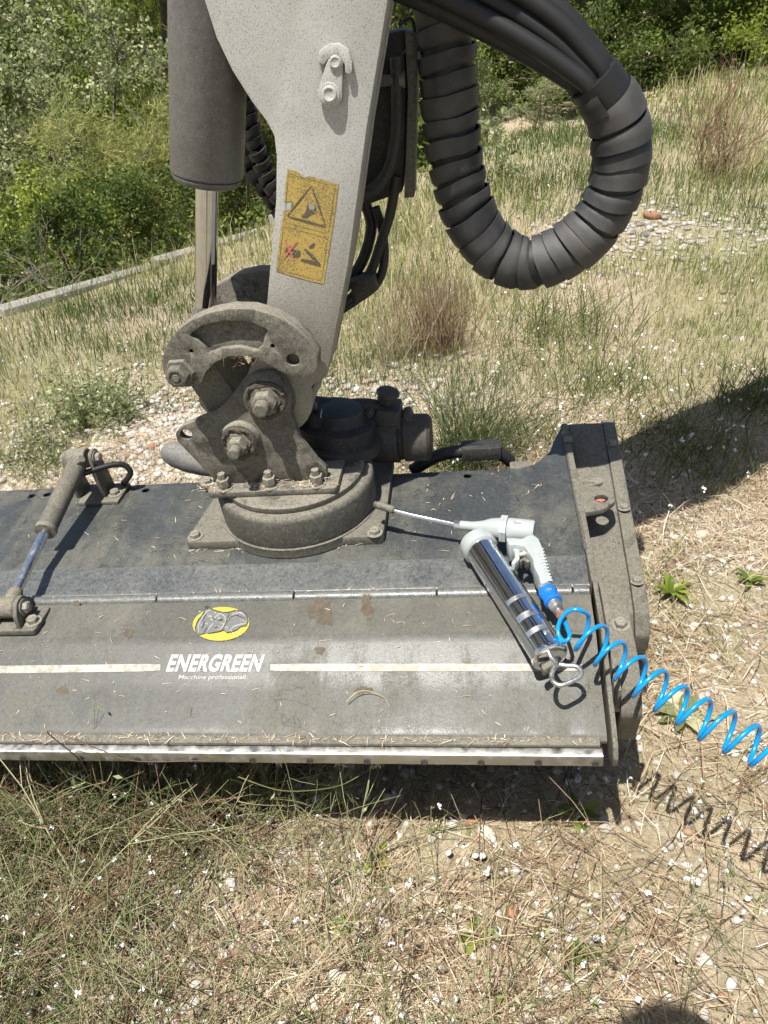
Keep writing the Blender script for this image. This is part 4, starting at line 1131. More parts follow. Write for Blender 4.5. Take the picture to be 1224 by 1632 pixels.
#PART4
# ------------------------------------------------------------------ grease gun
A = dk(760, 866, z=.036); B = dk(879, 1050, z=.008)
gg = thing('grease_gun', 'chrome and light grey pneumatic grease gun lying on the mower deck', 'grease gun', tuple((A + B) / 2 - Vector((0, 0, .03))))
gd = (B - A).normalized(); gl = (B - A).length
R0 = .0275
tubeo = lathe('grease_tube', A + gd * .016, gd, [(0, R0), (gl - .03, R0), (gl - .027, R0 + .0012), (gl - .020, R0 + .0012), (gl - .018, R0 - .001), (gl - .017, R0 - .006), (gl - .017, 0)], M['chrome_tube'], gg, 56)
for t, w in ((.585, .009), (.715, .012), (.835, .010)):
    s1 = gd.cross(Vector((0, 0, 1))).normalized(); u1 = s1.cross(gd); bm = bmesh.new(); rw = []
    for k in range(15):
        an = math.radians(-28 + 78 * k / 14)
        rw.append([bm.verts.new(A + gd * (gl * t + ww) + (u1 * math.cos(an) + s1 * math.sin(an)) * (R0 + .0003)) for ww in (0, w)])
    for r0, r1 in zip(rw, rw[1:]): bm.faces.new((r0[0], r1[0], r1[1], r0[1]))
    finish('tube_band', bm, M['band'], tubeo)
lathe('tube_rivet', A + gd * (gl - .028) + Vector((0, 0, 1)).cross(gd) * .004 + Vector((0, 0, R0 - .0005)), (0, 0, 1), [(0, .004), (.0015, .0032), (.002, 0)], M['steel'], tubeo, 12)
cap = lathe('tube_cap', A - gd * .008, gd, [(0, .012), (.001, .024), (.004, .0305), (.009, .0318), (.027, .0318), (.029, .0295), (.030, R0 - .001)], M['white_paint'], gg, 48)
ZB = .052
bx0, bx1 = dk(733, 837, z=ZB), dk(853, 848, z=ZB)
bd = (bx1 - bx0).normalized(); bL = (bx1 - bx0).length
q = lambda u: (dk(u, 837 + (u - 733) * .092, z=ZB) - bx0).length
body = lathe('pump_body', bx0, bd, [(0, .006), (.001, .0085), (q(752), .0085), (q(758), .0095), (q(770), .0125), (q(782), .0175), (q(797), .020), (q(799), .020)], M['white_paint'], gg, 36)
lathe('body_flange', bx0 + bd * q(798), bd, [(0, .018), (.0005, .0255), (.006, .0258), (.0062, .0245), (.0068, .0245), (.007, .0258), (.012, .0255), (.0125, .018)], M['white_paint'], gg, 8, a0=.39)
air = lathe('air_cylinder', bx0 + bd * (q(798) + .0126), bd, [(0, .0205), (.002, .0215), (bL - q(798) - .018, .0208), (bL - q(798) - .014, .019), (bL - q(798) - .0135, 0)], M['white_paint'], gg, 44)
tube('body_neck', spline([bx0 + bd * q(772) + Vector((0, 0, -.004)), (bx0 + bd * q(772)).lerp(A, .5), A - gd * .004], 5), .0125, M['white_paint'], gg, 16)
# sticker on the air cylinder, bent round it
def on_air(s, a):
    sd = bd.cross(Vector((0, 0, 1))).normalized(); upx = sd.cross(bd)
    return bx0 + bd * s + (upx * math.cos(a) + sd * math.sin(a)) * .0219
sc = q(826); bm = bmesh.new()
cv = bm.verts.new(on_air(sc, .32)); ringv = [bm.verts.new(on_air(sc + .0098 * math.cos(6.283 * k / 28), .32 + .0068 / .0219 * math.sin(6.283 * k / 28))) for k in range(28)]
for k in range(28): bm.faces.new((cv, ringv[k], ringv[(k + 1) % 28]))
stk = finish('round_sticker', bm, M['d_white'], air)
bm = bmesh.new()
for k, (dx, h1) in enumerate(((-.0062, .0034), (-.0046, .0022), (-.003, .0026), (-.0014, .0022), (.0004, .0026), (.002, .003), (.0038, .0022), (.0052, .003))):
    c = [on_air(sc + dx + ex, .32 + (ey + dx * -.1) / .0219) + Vector((0, 0, .0004)) for ex, ey in ((-.0005, -h1 / 2), (.0005, -h1 / 2), (.0008, h1 / 2), (-.0002, h1 / 2))]
    bm.faces.new([bm.verts.new(v) for v in c])
finish('sticker_print', bm, plain('blue print', (.03, .05, .25), .5), stk)
# nozzle pipe
n0 = bx0 + Vector((0, 0, 0))
npts = [n0, dk(712, 832.5, z=.054), dk(690, 828, z=.056), dk(662, 822, z=.060), dk(632, 814.5, z=.065), dk(624, 812, z=.066)]
tube('nozzle_pipe', spline(npts, 6), .0042, M['chrome_tube'], gg, 16)
lathe('nozzle_nut', n0 + bd * -.011, bd, [(0, .0055), (.001, .0075), (.011, .0075), (.012, .006)], M['steel'], gg, 6)
c0, c1 = dk(629, 813.5, z=.0655), dk(597, 803.5, z=.071)
lathe('grease_coupler', c0, c1 - c0, [(0, .005), (.002, .0072), ((c1 - c0).length - .006, .0076), ((c1 - c0).length - .004, .0062), ((c1 - c0).length, .006), ((c1 - c0).length, .002)], M['drum'], gg, 18)
# pistol grip
g2 = lambda pts, z=.045: [tuple(dk(u, v, z=z).xy) for u, v in pts]
grip = prism('grip', fillet(g2([(806, 866), (832, 868), (848, 860), (858, 868), (865, 884), (868, 902), (874, 922), (880, 934), (862, 941), (858, 926), (851, 912), (849, 900), (843, 890), (836, 880), (822, 877), (812, 878)]), .004, 3), 'z', .022, .058, M['grip'], gg, .006, seg=3)
for k in range(11):
    u0, v0 = 849 + k * 1.75, 877 + k * 5.0
    w = 15.5 - k * .35
    a, b = dk(u0 + 1.5, v0, z=.0575), dk(u0 + 1.5 + w, v0 - 2.2, z=.0575)
    tube('grip_rib', [a, a.lerp(b, .5) + Vector((0, 0, .0012)), b], .0017, M['grip'], grip, 6)
prism('trigger', fillet(g2([(816, 866), (824, 868), (828, 880), (828, 893), (820, 901), (815, 899), (821, 890), (820, 880), (814, 874)]), .002, 3), 'z', .030, .048, M['grip'], gg, .002)
p = dk(826, 886, z=.040); p2 = dk(840, 882, z=.040)
lathe('trigger_valve', p, p2 - p, [(0, .004), (.001, .006), (.006, .006), (.0065, .0075), ((p2 - p).length, .0075)], M['steel'], gg, 18)
prism('trigger_guard', fillet(g2([(828, 893), (836, 888), (846, 895), (840, 897), (834, 893), (830, 897)]), .002, 2), 'z', .030, .046, M['drum'], gg, .001)
# air coupling
k0, k1 = dk(868, 936, z=.040), dk(906, 1000, z=.036)
kd = (k1 - k0).normalized(); kl = (k1 - k0).length
lathe('grip_collar', k0, kd, [(0, .0125), (.006, .0125), (.0065, .010)], M['drum'], gg, 20)
slv = lathe('coupling_sleeve', k0 + kd * .007, kd, [(0, .010), (.001, .0142), (.008, .0155), (.013, .0135), (.020, .0132), (.026, .0150), (.031, .0142), (.032, .010)], M['blue_cap'], gg, 20)
prism('sleeve_window', circ(*(k0 + kd * .020).xy, .0036, 12), 'z', (k0 + kd * .020).z + .0118, (k0 + kd * .020).z + .0140, M['steel'], slv, 0)
lathe('coupling_body', k0 + kd * .038, kd, [(0, .0105), (.010, .0105), (.0105, .0085), (.020, .0085), (.0205, .0072), (.028, .0072)], M['steel'], gg, 24)
lathe('hose_nut', k0 + kd * .064, kd, [(0, .0075), (.001, .0082), (.006, .0082), (.007, .006), (.013, .0055)], M['rust'], gg, 6)
# pull handle and end latch
rp_ = [dk(u, v, z=.012) for u, v in ((889, 1060), (880, 1072), (881, 1085), (892, 1092), (906, 1088), (922, 1080), (927, 1071), (918, 1062), (904, 1061), (896, 1066))]
tube('pull_handle', spline([rp_[0], rp_[1], rp_[2], rp_[3], rp_[4], rp_[5], rp_[6], rp_[7], rp_[8]], 6, True), .0036, M['steel'], gg, 12)
tube('pull_rod', spline([B - gd * .006, B.lerp(rp_[0], .6), rp_[0]], 4), .0036, M['steel'], gg, 12)
prism('tube_latch', fillet(g2([(862, 1062), (884, 1050), (888, 1057), (866, 1070)], .008), .002, 2), 'z', -.004, .010, M['drum'], gg, .002)

# ------------------------------------------------------------------ blue coiled hose
S0, E0 = d2w(dk(920, 1000, z=.038)), CPOS + ray(1209, 1188) * 1.01
adv = (E0 - S0); al = adv.length; ad = adv.normalized()
sdv = ad.cross(Vector((0, 0, 1))).normalized(); upv = sdv.cross(ad)
pitch_t = al / 8.35
pts = [d2w(k0 + kd * (.064 + .012))] + [d2w(dk(u, v, z=z)) for u, v, z in ((908, 1012, .036), (903, 1021, .032), (894, 1019, .030), (889, 1005, .036), (893, 988, .048), (904, 975, .058), (920, 971, .066))]
turns = 14; ns = 26; COIL_R = .0265; PH = math.radians(60)
for k in range(int(turns * ns)):
    a = k / ns
    sag = Vector((0, 0, -.05 * math.sin(min(a / 9, 1.6) * math.pi) * .35))
    rr = COIL_R * (1 + .05 * math.sin(a * 2.1))
    c = S0 + ad * (pitch_t * a) + sag
    th = PH + 2 * math.pi * a
    pts.append(c + upv * (math.cos(th) * rr) - sdv * (math.sin(th) * rr))
ch = thing('coiled_hose', 'bright blue coiled air hose stretched from the grease gun to the right', 'hose', tuple(S0), deck=False)
tube('hose_coil', spline(pts, 2), .0033, M['blue'], ch, 10)

# ------------------------------------------------------------------ ground cover
def strips(name, P0, P1, P2, W, side, tint, mat, link_it=True):
    n = len(P0); W = np.asarray(W)[:, None]
    V = np.stack([P0 - side * W, P0 + side * W, P1 - side * W * .85, P1 + side * W * .85, P2], 1).reshape(-1, 3)
    i = np.arange(n)[:, None] * 5
    Fc = np.concatenate([i + np.array([[0, 1, 3]]), i + np.array([[0, 3, 2]]), i + np.array([[2, 3, 4]])], 1).reshape(-1, 3)
    return npmesh(name, V, Fc, mat, tint=np.repeat(tint, 5), link_it=link_it)
def unit(a): return np.stack([np.cos(a), np.sin(a), np.zeros_like(a)], -1)
def lying(name, label, n, xr, yr, Lr_, Wr, hmax, tmean, seed, mat='straw', keep=None):
    r = np.random.default_rng(seed)
    x, y = r.uniform(*xr, n), r.uniform(*yr, n)
    if keep is not None:
        m = keep(x, y, r); x, y = x[m], y[m]; n = len(x)
    a = r.uniform(0, 2 * np.pi, n); L = r.uniform(*Lr_, n) * r.uniform(.5, 1, n); d = unit(a)
    h0 = r.random(n) ** 2 * hmax
    P0 = np.stack([x, y, gz(x, y) + h0], -1)
    bend = unit(a + np.pi / 2) * (r.normal(0, .12, n) * L)[:, None]
    P1 = P0 + d * (L * .5)[:, None] + bend; P2 = P0 + d * L[:, None]
    P1[:, 2] = gz(P1[:, 0], P1[:, 1]) + h0 + r.uniform(0, .014, n) * (L / .1); P2[:, 2] = gz(P2[:, 0], P2[:, 1]) + r.random(n) ** 2 * hmax * 1.2
    side = unit(a + np.pi / 2)
    tint = np.clip(r.normal(tmean, .28, n) + .45 * (vnoise(x * 3, y * 3, 31) - .5), 0, 1)
    o = strips(name, P0, P1, P2, r.uniform(*Wr, n), side, tint, M[mat])
    return tag(o, label, 'straw', kind='stuff')
lying('straw_litter', 'dry straw and cut stalks littering the ground in front and beside the mower', 85000, (-1.25, 1.9), (.32, 2.5), (.02, .12), (.0003, .0009), .022, .56, 41, keep=lambda x, y, r: (r.random(len(x)) < np.clip((vnoise(x * 3.6 + 5, y * 3.6, 32) * .6 + vnoise(x * 9, y * 9, 33) * .4 - .25) * 3.0, .12, 1)) & (r.random(len(x)) > np.clip(.55 - (x + .5) * .7, 0, .6) * (y < 1.0)))
lying('straw_litter', 'long loose dry stalks strewn over the litter on the right', 2600, (-.3, 1.7), (.35, 2.3), (.12, .32), (.0005, .0011), .035, .38, 42)

GRAV = gp(225, 735, -.07)
def gravel_w(x, y):
    d = np.hypot((x - GRAV.x) / .55, (y - GRAV.y - .1) / .55)
    g1 = np.clip(1.3 - d, 0, 1)
    g2_ = np.clip(1.25 - np.hypot((x - 1.55) / .55, (y - 4.5) / .5), 0, 1)
    g3 = np.clip(1.2 - np.hypot((x - .1) / .25, (y - 2.5) / .45), 0, 1) * .8
    g4 = np.clip(1.2 - np.hypot((x - 2.1) / .7, (y - 11.5) / .9), 0, 1)
    return np.clip(g1 + g2_ + g3 + g4, 0, 1)
def field(name, label, n, seed, y0, y1, hscale, tint_mean, tsd, width, dens=None, cat='grass'):
    r = np.random.default_rng(seed)
    y = np.exp(r.uniform(np.log(y0), np.log(y1), n)); x = r.uniform(-1, 1, n) * (.60 * y + .5)
    s = kerb_s(x, y)
    pn = vnoise(x * 1.1 + 3, y * 1.1, 51); pf = vnoise(x * 3.3, y * 3.3, 52)
    keep = (s < -.02) & (r.random(n) > gravel_w(x, y) * .93) & (r.random(n) < .35 + .9 * pf)
    near = (y < 1.55 + .25 * (x < -.3)) & (r.random(n) < .75)
    keep &= ~near
    keep &= ~((x > .45) & (y < 2.15 - .2 * (x - .5)) & (r.random(n) < .72))
    x, y, pn, pf = x[keep], y[keep], pn[keep], pf[keep]; n = len(x)
    h = hscale * (.35 + .75 * pn) * r.uniform(.45, 1.15, n) * np.clip(.45 + y * .13, .5, 1.15)
    h *= np.where((x > .3) & (y < 2.6), .6, 1.0)
    a = r.uniform(0, 2 * np.pi, n); lean = np.abs(r.normal(0, .5, n)) + .1
    d = unit(a)
    P0 = np.stack([x, y, gz(x, y) - .004], -1)
    P1 = P0 + d * (h * lean * .35)[:, None]; P1[:, 2] += h * .6
    P2 = P0 + d * (h * lean * 1.05)[:, None]; P2[:, 2] += h * np.clip(1.05 - lean * .45, .25, 1)
    green = np.clip((vnoise(x * .8 + 40, y * .8, 53) - .45) * 1.6, 0, .55) + np.where(pf > .62, .14, 0)
    tint = np.clip(r.normal(tint_mean, tsd, n) - green, 0, 1)
    W = width * r.uniform(.6, 1.3, n) * np.clip(y / 3, .55, 3.2)
    o = strips(name, P0, P1, P2, W, unit(r.uniform(0, np.pi, n)), tint, M['grass'])
    return tag(o, label, cat, kind='stuff')
field('field_grass', 'pale dry grass and green tufts covering the field behind the mower', 200000, 61, 1.2, 18, .14, .50, .25, .0013)
field('field_grass', 'tall thin bleached grass stalks scattered through the field', 22000, 62, 1.9, 18, .30, .86, .12, .0008)

# tangle of green weed stems
def stems(r, P, D, L, rad, tint, K=7, curl=.6, grav=.25):
    """thin three sided stems as numpy tubes"""
    n = len(P); pts = [P]; d = D / np.linalg.norm(D, axis=1)[:, None]
    cv = r.normal(size=(n, 3)) * curl / K
    for k in range(K - 1):
        d = d + cv + r.normal(size=(n, 3)) * .06; d[:, 2] -= grav / K
        d /= np.linalg.norm(d, axis=1)[:, None]
        q = pts[-1] + d * (L / (K - 1))[:, None]
        q[:, 2] = np.maximum(q[:, 2], gz(q[:, 0], q[:, 1]) + .002)
        pts.append(q)
    PT = np.stack(pts, 1)                                        # n,K,3
    T = np.gradient(PT, axis=1); T /= np.linalg.norm(T, axis=2)[..., None] + 1e-9
    ref = np.array([.31, .52, .79]); S = np.cross(T, ref); S /= np.linalg.norm(S, axis=2)[..., None] + 1e-9
    U = np.cross(T, S)
    taper = np.linspace(1, .45, K)[None, :, None] * rad[:, None, None]
    ring = [PT + (S * math.cos(a) + U * math.sin(a)) * taper for a in (0, 2.094, 4.189)]
    V = np.stack(ring, 2).reshape(-1, 3)
    b = (np.arange(n)[:, None, None] * K + np.arange(K - 1)[None, :, None]) * 3
    k = np.arange(3)[None, None, :]
    Fc = np.stack([b + k, b + (k + 1) % 3, b + 3 + (k + 1) % 3, b + 3 + k], -1).reshape(-1, 4)
    return V, Fc, np.repeat(tint, K * 3), PT
def stem_field(name, label, n, sampler, Lr_, rad, tmean, seed, elev=(.15, 1.0), branches=2, leaves=0, mat='stem', cat='weeds', leafmat='leaf_mid', leafsize=.011, flowers=0):
    r = np.random.default_rng(seed)
    x, y = sampler(r, n); n = len(x)
    a = r.uniform(0, 2 * np.pi, n); e = r.uniform(*elev, n)
    D = np.stack([np.cos(a) * np.cos(e), np.sin(a) * np.cos(e), np.sin(e)], -1)
    P = np.stack([x, y, gz(x, y)], -1); L = r.uniform(*Lr_, n)
    t = np.clip(r.normal(tmean, .3, n), 0, 1); rd = r.uniform(.6, 1.35, n) * rad
    V, Fc, T, PT = stems(r, P, D, L, rd, t)
    allP = [PT.reshape(-1, 3)]
    Vs, Fs, Ts = [V], [Fc], [T]; off = len(V)
    for _ in range(branches):
        i = np.arange(n); k = r.integers(2, 6, n)
        P2 = PT[i, k]; dd = PT[i, k] - PT[i, k - 1]; dd /= np.linalg.norm(dd, axis=1)[:, None] + 1e-9
        V, Fc, T, Q = stems(r, P2, dd + r.normal(size=(n, 3)) * .55, L * r.uniform(.2, .5, n), rd * .7, np.clip(t + .05, 0, 1), K=5)
        Vs.append(V); Fs.append(Fc + off); Ts.append(T); off += len(V); allP.append(Q.reshape(-1, 3))
    o = npmesh(name, np.concatenate(Vs), np.concatenate(Fs), M[mat], tint=np.concatenate(Ts), smooth=True)
    tag(o, label, cat, kind='stuff')
    if flowers:
        tips_ = np.concatenate([q_.reshape(-1, 5, 3)[:, -1] for q_ in allP[1:]]); sel = np.repeat(r.integers(0, len(tips_), flowers), 7)
        V, Fc = leaf_quads(tips_[sel] + r.normal(size=(len(sel), 3)) * .0012, .0052, r, 'f', .75, -.4)
        tag(npmesh('white_flowers', V, Fc, M['petal']), label.split(' of ')[0].split(' stalks')[0] + ' tipped with tiny white flower heads', 'flowers', kind='stuff')
    if leaves:
        AP = np.concatenate(allP); sel = r.integers(0, len(AP), leaves)
        V, Fc = leaf_quads(AP[sel] + r.normal(size=(leaves, 3)) * .004, leafsize, r, 'l', .4, -.1)
        lf = npmesh(name + '_leaves', V, Fc, M[leafmat], tint=np.repeat(r.random(leaves), 4))
        tag(lf, label.replace('stems', 'small leaves'), cat, kind='stuff')
    return o
def samp_left(r, n):
    x = r.uniform(-1.2, .45, n); y = r.uniform(.38, .98, n)
    w = np.clip(1.0 - (x + .75) * .85, .08, 1) * np.clip((vnoise(x * 4.2, y * 4.2, 71) * .6 + vnoise(x * 10, y * 10, 77) * .4 - .30) * 3.2, .06, 1) * ~((x > -.28) & (y > .80))
    m = r.random(n) < w
    return x[m], y[m]
stem_field('weed_tangle', 'tangled thin green stems of wild weeds in front of the mower', 3800, samp_left, (.12, .40), .0010, .56, 72, elev=(.15, 1.2), branches=4, leaves=2600, flowers=420, leafmat='leaf_silver', leafsize=.013)
stem_field('thick_weed_stems', 'longer thick reddish and green stems arching through the weeds on the left', 430, samp_left, (.18, .48), .0016, .55, 76, elev=(.2, 1.0), branches=5)
def samp_front(r, n):
    x = r.uniform(-.9, -.18, n); y = .86 + r.normal(0, .035, n)
    return x, y
stem_field('weed_fringe', 'upright branching stems of weeds growing against the front bar', 420, samp_front, (.14, .30), .0010, .55, 73, elev=(.7, 1.4), branches=4, leaves=500, flowers=70)
def samp_right(r, n):
    x = r.uniform(-.2, 1.3, n); y = r.uniform(.38, 1.5, n); m = r.random(n) < np.clip(vnoise(x * 4, y * 4, 74) * 2 - .75, .04, 1)
    return x[m], y[m]
stem_field('dry_stalks', 'thin brown and green stalks lying over the straw on the right', 850, samp_right, (.08, .30), .0009, .72, 75, elev=(.05, .7), branches=3, leaves=1500, flowers=260)

# pebbles
phi = (1 + 5 ** .5) / 2
ICO = np.array([(-1, phi, 0), (1, phi, 0), (-1, -phi, 0), (1, -phi, 0), (0, -1, phi), (0, 1, phi), (0, -1, -phi), (0, 1, -phi), (phi, 0, -1), (phi, 0, 1), (-phi, 0, -1), (-phi, 0, 1)]) / math.sqrt(1 + phi * phi)
IF = np.array([(0, 11, 5), (0, 5, 1), (0, 1, 7), (0, 7, 10), (0, 10, 11), (1, 5, 9), (5, 11, 4), (11, 10, 2), (10, 7, 6), (7, 1, 8), (3, 9, 4), (3, 4, 2), (3, 2, 6), (3, 6, 8), (3, 8, 9), (4, 9, 5), (2, 4, 11), (6, 2, 10), (8, 6, 7), (9, 8, 1)])
def pebbles(name, label, n, sampler, rr_, seed, tmean=.62):
    r = np.random.default_rng(seed); x, y = sampler(r, n); n = len(x)
    s = rr_[0] * (rr_[1] / rr_[0]) ** (r.random(n) ** 1.8)
    sc_ = np.stack([s * r.uniform(.8, 1.4, n), s * r.uniform(.7, 1.0, n), s * r.uniform(.4, .75, n)], -1)
    a = r.uniform(0, 6.283, n); c, si = np.cos(a), np.sin(a)
    P = ICO[None] * sc_[:, None] * (1 + r.normal(0, .08, (n, 12, 1)))
    Q = np.stack([P[..., 0] * c[:, None] - P[..., 1] * si[:, None], P[..., 0] * si[:, None] + P[..., 1] * c[:, None], P[..., 2]], -1)
    Q += np.stack([x, y, gz(x, y) + sc_[:, 2] * .45], -1)[:, None]
    Fc = (IF[None] + (np.arange(n) * 12)[:, None, None]).reshape(-1, 3)
    o = npmesh(name, Q.reshape(-1, 3), Fc, M['pebble'], smooth=True, tint=np.repeat(np.clip(r.normal(tmean, .2, n), 0, 1), 12))
    return tag(o, label, 'gravel', kind='stuff')
def samp_grav(r, n):
    x = GRAV.x + r.normal(0, .42, n); y = GRAV.y + .1 + r.normal(0, .36, n); m = kerb_s(x, y) < -.1
    return x[m], y[m]
pebbles('gravel', 'pale river gravel heaped behind the left of the mower', 5200, samp_grav, (.005, .018), 81, .55)
pebbles('gravel', 'small pebbles scattered in the soil in front of the mower', 8000, lambda r, n: (r.uniform(-.9, 1.6, n), r.uniform(.33, 2.0, n)), (.0022, .0125), 82, .66)
def samp_far(r, n):
    k = r.random(n) < .75
    return np.where(k, 1.55 + r.normal(0, .42, n), .05 + r.normal(0, .16, n)), np.where(k, 4.5 + r.normal(0, .35, n), 2.5 + r.normal(0, .35, n))
pebbles('gravel', 'patches of pale stones showing through the grass of the field', 1500, samp_far, (.006, .028), 83, .42)
pebbles('gravel', 'bright gravel of a track at the far edge of the field', 1600, lambda r, n: (2.1 + r.normal(0, .6, n), 11.5 + r.normal(0, .7, n)), (.02, .06), 84, .75)

def stone(name, label, u, v, r, col, seed, flat=.6):
    p = gp(u, v, 0); 
    for _ in range(3): p = gp(u, v, float(gz(p.x, p.y)) + r * .3)
    bm = bmesh.new(); bmesh.ops.create_icosphere(bm, subdivisions=2, radius=1)
    rd = random.Random(seed); k = [Vector((rd.gauss(0, 1), rd.gauss(0, 1), rd.gauss(0, 1))) for _ in range(5)]
    for vv in bm.verts:
        f = 1 + sum(.07 * math.sin(vv.co.dot(q_) * 1.6 + i) for i, q_ in enumerate(k))
        vv.co = Vector((vv.co.x * r * 1.2, vv.co.y * r * .9, vv.co.z * r * flat)) * f
    me = bpy.data.meshes.new(name); bm.to_mesh(me); bm.free()
    me.polygons.foreach_set('use_smooth', [True] * len(me.polygons))
    o = link(name, me, col); o.location = (p.x, p.y, float(gz(p.x, p.y)) + r * flat * .55); o.rotation_euler = (0, 0, rd.uniform(0, 6))
    return tag(o, label, 'stone', 'single stones')
so, sw, sg = plain('orange stone', (.30, .15, .085), .85, var=.35), plain('cream stone', (.58, .50, .38), .85, var=.3), plain('grey stone', (.25, .25, .26), .85, var=.35)
stone('stone', 'orange pebble on the gravel beside the rubber boot', 243, 712, .016, so, 1)
stone('stone', 'orange brown stone on the pale patch right of the hose loop', 1038, 340, .045, so, 2)
stone('stone', 'cream stone near the bottom edge left of centre', 536, 1555, .014, sw, 3)
stone('stone', 'long cream stone near the bottom edge below another cream stone', 500, 1595, .013, sw, 4)
stone('stone', 'pinkish buff stone in the shade of the front bar at the left', 52, 1250, .024, plain('buff stone', (.45, .33, .24), .85), 5)
stone('stone', 'small dark grey stone near the bottom centre', 395, 1580, .009, sg, 6)
stone('stone', 'small orange stone in front of the bar right of centre', 752, 1308, .009, so, 7)
stone('stone', 'pale flat stone on the straw right of the belt guard', 1118, 852, .014, sw, 8)
stone('stone', 'orange stone in the straw below the centre right', 815, 1452, .010, so, 9)
stone('stone', 'buff stone beside the shadow of the front bar', 775, 1326, .015, sw, 10)

# snail shells
bm = bmesh.new()
for wh in range(34):
    pass
prof = []
ringsV = []
turn_n, seg = 34, 8
for i in range(turn_n):
    a = i / (turn_n - 1) * 2.4 * 2 * math.pi; g_ = .12 + .88 * (i / (turn_n - 1)) ** 1.3
    c = Vector((math.cos(a) * .52 * g_, math.sin(a) * .52 * g_, .42 * (1 - g_))); rad_ = .44 * g_
    rdv = Vector((math.cos(a), math.sin(a), 0))
    ringsV.append([bm.verts.new(c + rdv * math.cos(6.283 * k / seg) * rad_ + Vector((0, 0, 1)) * math.sin(6.283 * k / seg) * rad_ * .85) for k in range(seg)])
for r0, r1 in zip(ringsV, ringsV[1:]):
    for k in range(seg): bm.faces.new((r0[k], r0[(k + 1) % seg], r1[(k + 1) % seg], r1[k]))
bm.faces.new(ringsV[-1]); bm.faces.new(ringsV[0])
bmesh.ops.recalc_face_normals(bm, faces=bm.faces)
shell = bpy.data.meshes.new('snail_shell'); bm.to_mesh(shell); bm.free()
shell.materials.append(M['shell']); shell.polygons.foreach_set('use_smooth', [True] * len(shell.polygons))
spots = []
rs = random.Random(5)
for (u, v, k, sp_) in ((760, 1390, 5, 14), (815, 1352, 5, 20), (880, 1500, 6, 40), (930, 1440, 5, 30), (690, 1590, 5, 24), (1110, 1300, 4, 40), (1060, 1400, 4, 30), (580, 1590, 4, 20), (640, 1440, 4, 25), (930, 1580, 4, 30), (190, 1300, 6, 50), (60, 1310, 4, 40), (220, 1420, 5, 40), (200, 1530, 5, 40), (320, 1530, 4, 30), (30, 1610, 5, 20), (420, 1370, 4, 50), (940, 1240, 4, 20), (760, 1310, 4, 40), (980, 1540, 4, 40), (270, 1620, 3, 20), (740, 1480, 4, 30), (1180, 1430, 3, 20), (1080, 960, 3, 40), (1160, 880, 3, 30), (1040, 830, 2, 20)):
    for _ in range(k): spots.append((u + rs.gauss(0, sp_), v + rs.gauss(0, sp_ * .8)))
for u, v in spots:
    p = gp(u, v, .02); lift = rs.choice((.004, .008, .02, .035))
    s = rs.uniform(.0042, .0078)
    z = float(gz(p.x, p.y))
    p = gp(u, v, z + lift)
    o = bpy.data.objects.new('snail_shell', shell); COL.objects.link(o)
    o.location = (p.x, p.y, z + lift); o.scale = (s, s, s); o.rotation_euler = (rs.uniform(-1, 1), rs.uniform(-1, 1), rs.uniform(0, 6))
    tag(o, 'tiny white snail shell among the straw and weeds in front of the mower', 'snail shell', 'white snail shells')
for k in range(70):
    u, v = rs.uniform(860, 1210), rs.uniform(560, 720)
    p = gp(u, v, .12); z = float(gz(p.x, p.y)); s = rs.uniform(.005, .009)
    o = bpy.data.objects.new('snail_shell', shell); COL.objects.link(o)
    o.location = (p.x, p.y, z + rs.uniform(.02, .09)); o.scale = (s, s, s); o.rotation_euler = (rs.uniform(-1, 1), rs.uniform(-1, 1), rs.uniform(0, 6))
    tag(o, 'tiny white snail shell on the grass behind the mower', 'snail shell', 'white snail shells on the field grass')

# ------------------------------------------------------------------ single plants
def on_ground(u, v):
    p = gp(u, v, 0)
    for _ in range(4): p = gp(u, v, float(gz(p.x, p.y)))
    return p
def clump(name, label, cat, u, v, n, h, spread, rad, tmean, seed, mat='stem', lean=.35, leaves=0, leafsize=.02, leafmat='leaf_mid', branches=1, curl=.35, grav=.15):
    r = np.random.default_rng(seed); c = on_ground(u, v)
    x = c.x + r.normal(0, spread, n); y = c.y + r.normal(0, spread, n)
    D = np.stack([r.normal(0, lean, n), r.normal(0, lean, n), np.ones(n)], -1)
    P = np.stack([x, y, gz(x, y)], -1); L = h * r.uniform(.5, 1.1, n); t = np.clip(r.normal(tmean, .15, n), 0, 1); rd = rad * r.uniform(.7, 1.2, n)
    V, Fc, T, PT = stems(r, P, D, L, rd, t, curl=curl, grav=grav)
    Vs, Fs, Ts, off = [V], [Fc], [T], len(V); AP = [PT.reshape(-1, 3)]
    for _ in range(branches):
        i = np.arange(n); k = r.integers(2, 6, n); dd = PT[i, k] - PT[i, k - 1]; dd /= np.linalg.norm(dd, axis=1)[:, None] + 1e-9
        V, Fc, T, Q = stems(r, PT[i, k], dd + r.normal(size=(n, 3)) * .4, L * .35, rd * .7, t, K=5)
        Vs.append(V); Fs.append(Fc + off); Ts.append(T); off += len(V); AP.append(Q.reshape(-1, 3))
    root = bpy.data.objects.new(name, None); COL.objects.link(root); root.location = (c.x, c.y, float(gz(c.x, c.y)))
    tag(root, label, cat)
    cc = np.array([c.x, c.y, float(gz(c.x, c.y))])
    npmesh('stalks', np.concatenate(Vs) - cc, np.concatenate(Fs), M[mat], root, tint=np.concatenate(Ts), smooth=True)['kind'] = 'stuff'
    if leaves:
        AP = np.concatenate(AP); sel = r.integers(0, len(AP), leaves)
        V, Fc = leaf_quads(AP[sel] + r.normal(size=(leaves, 3)) * .006, leafsize, r, 'l', .4, -.1)
        npmesh('foliage', V - cc, Fc, M[leafmat], root, tint=np.repeat(r.random(leaves), 4))['kind'] = 'stuff'
    return root
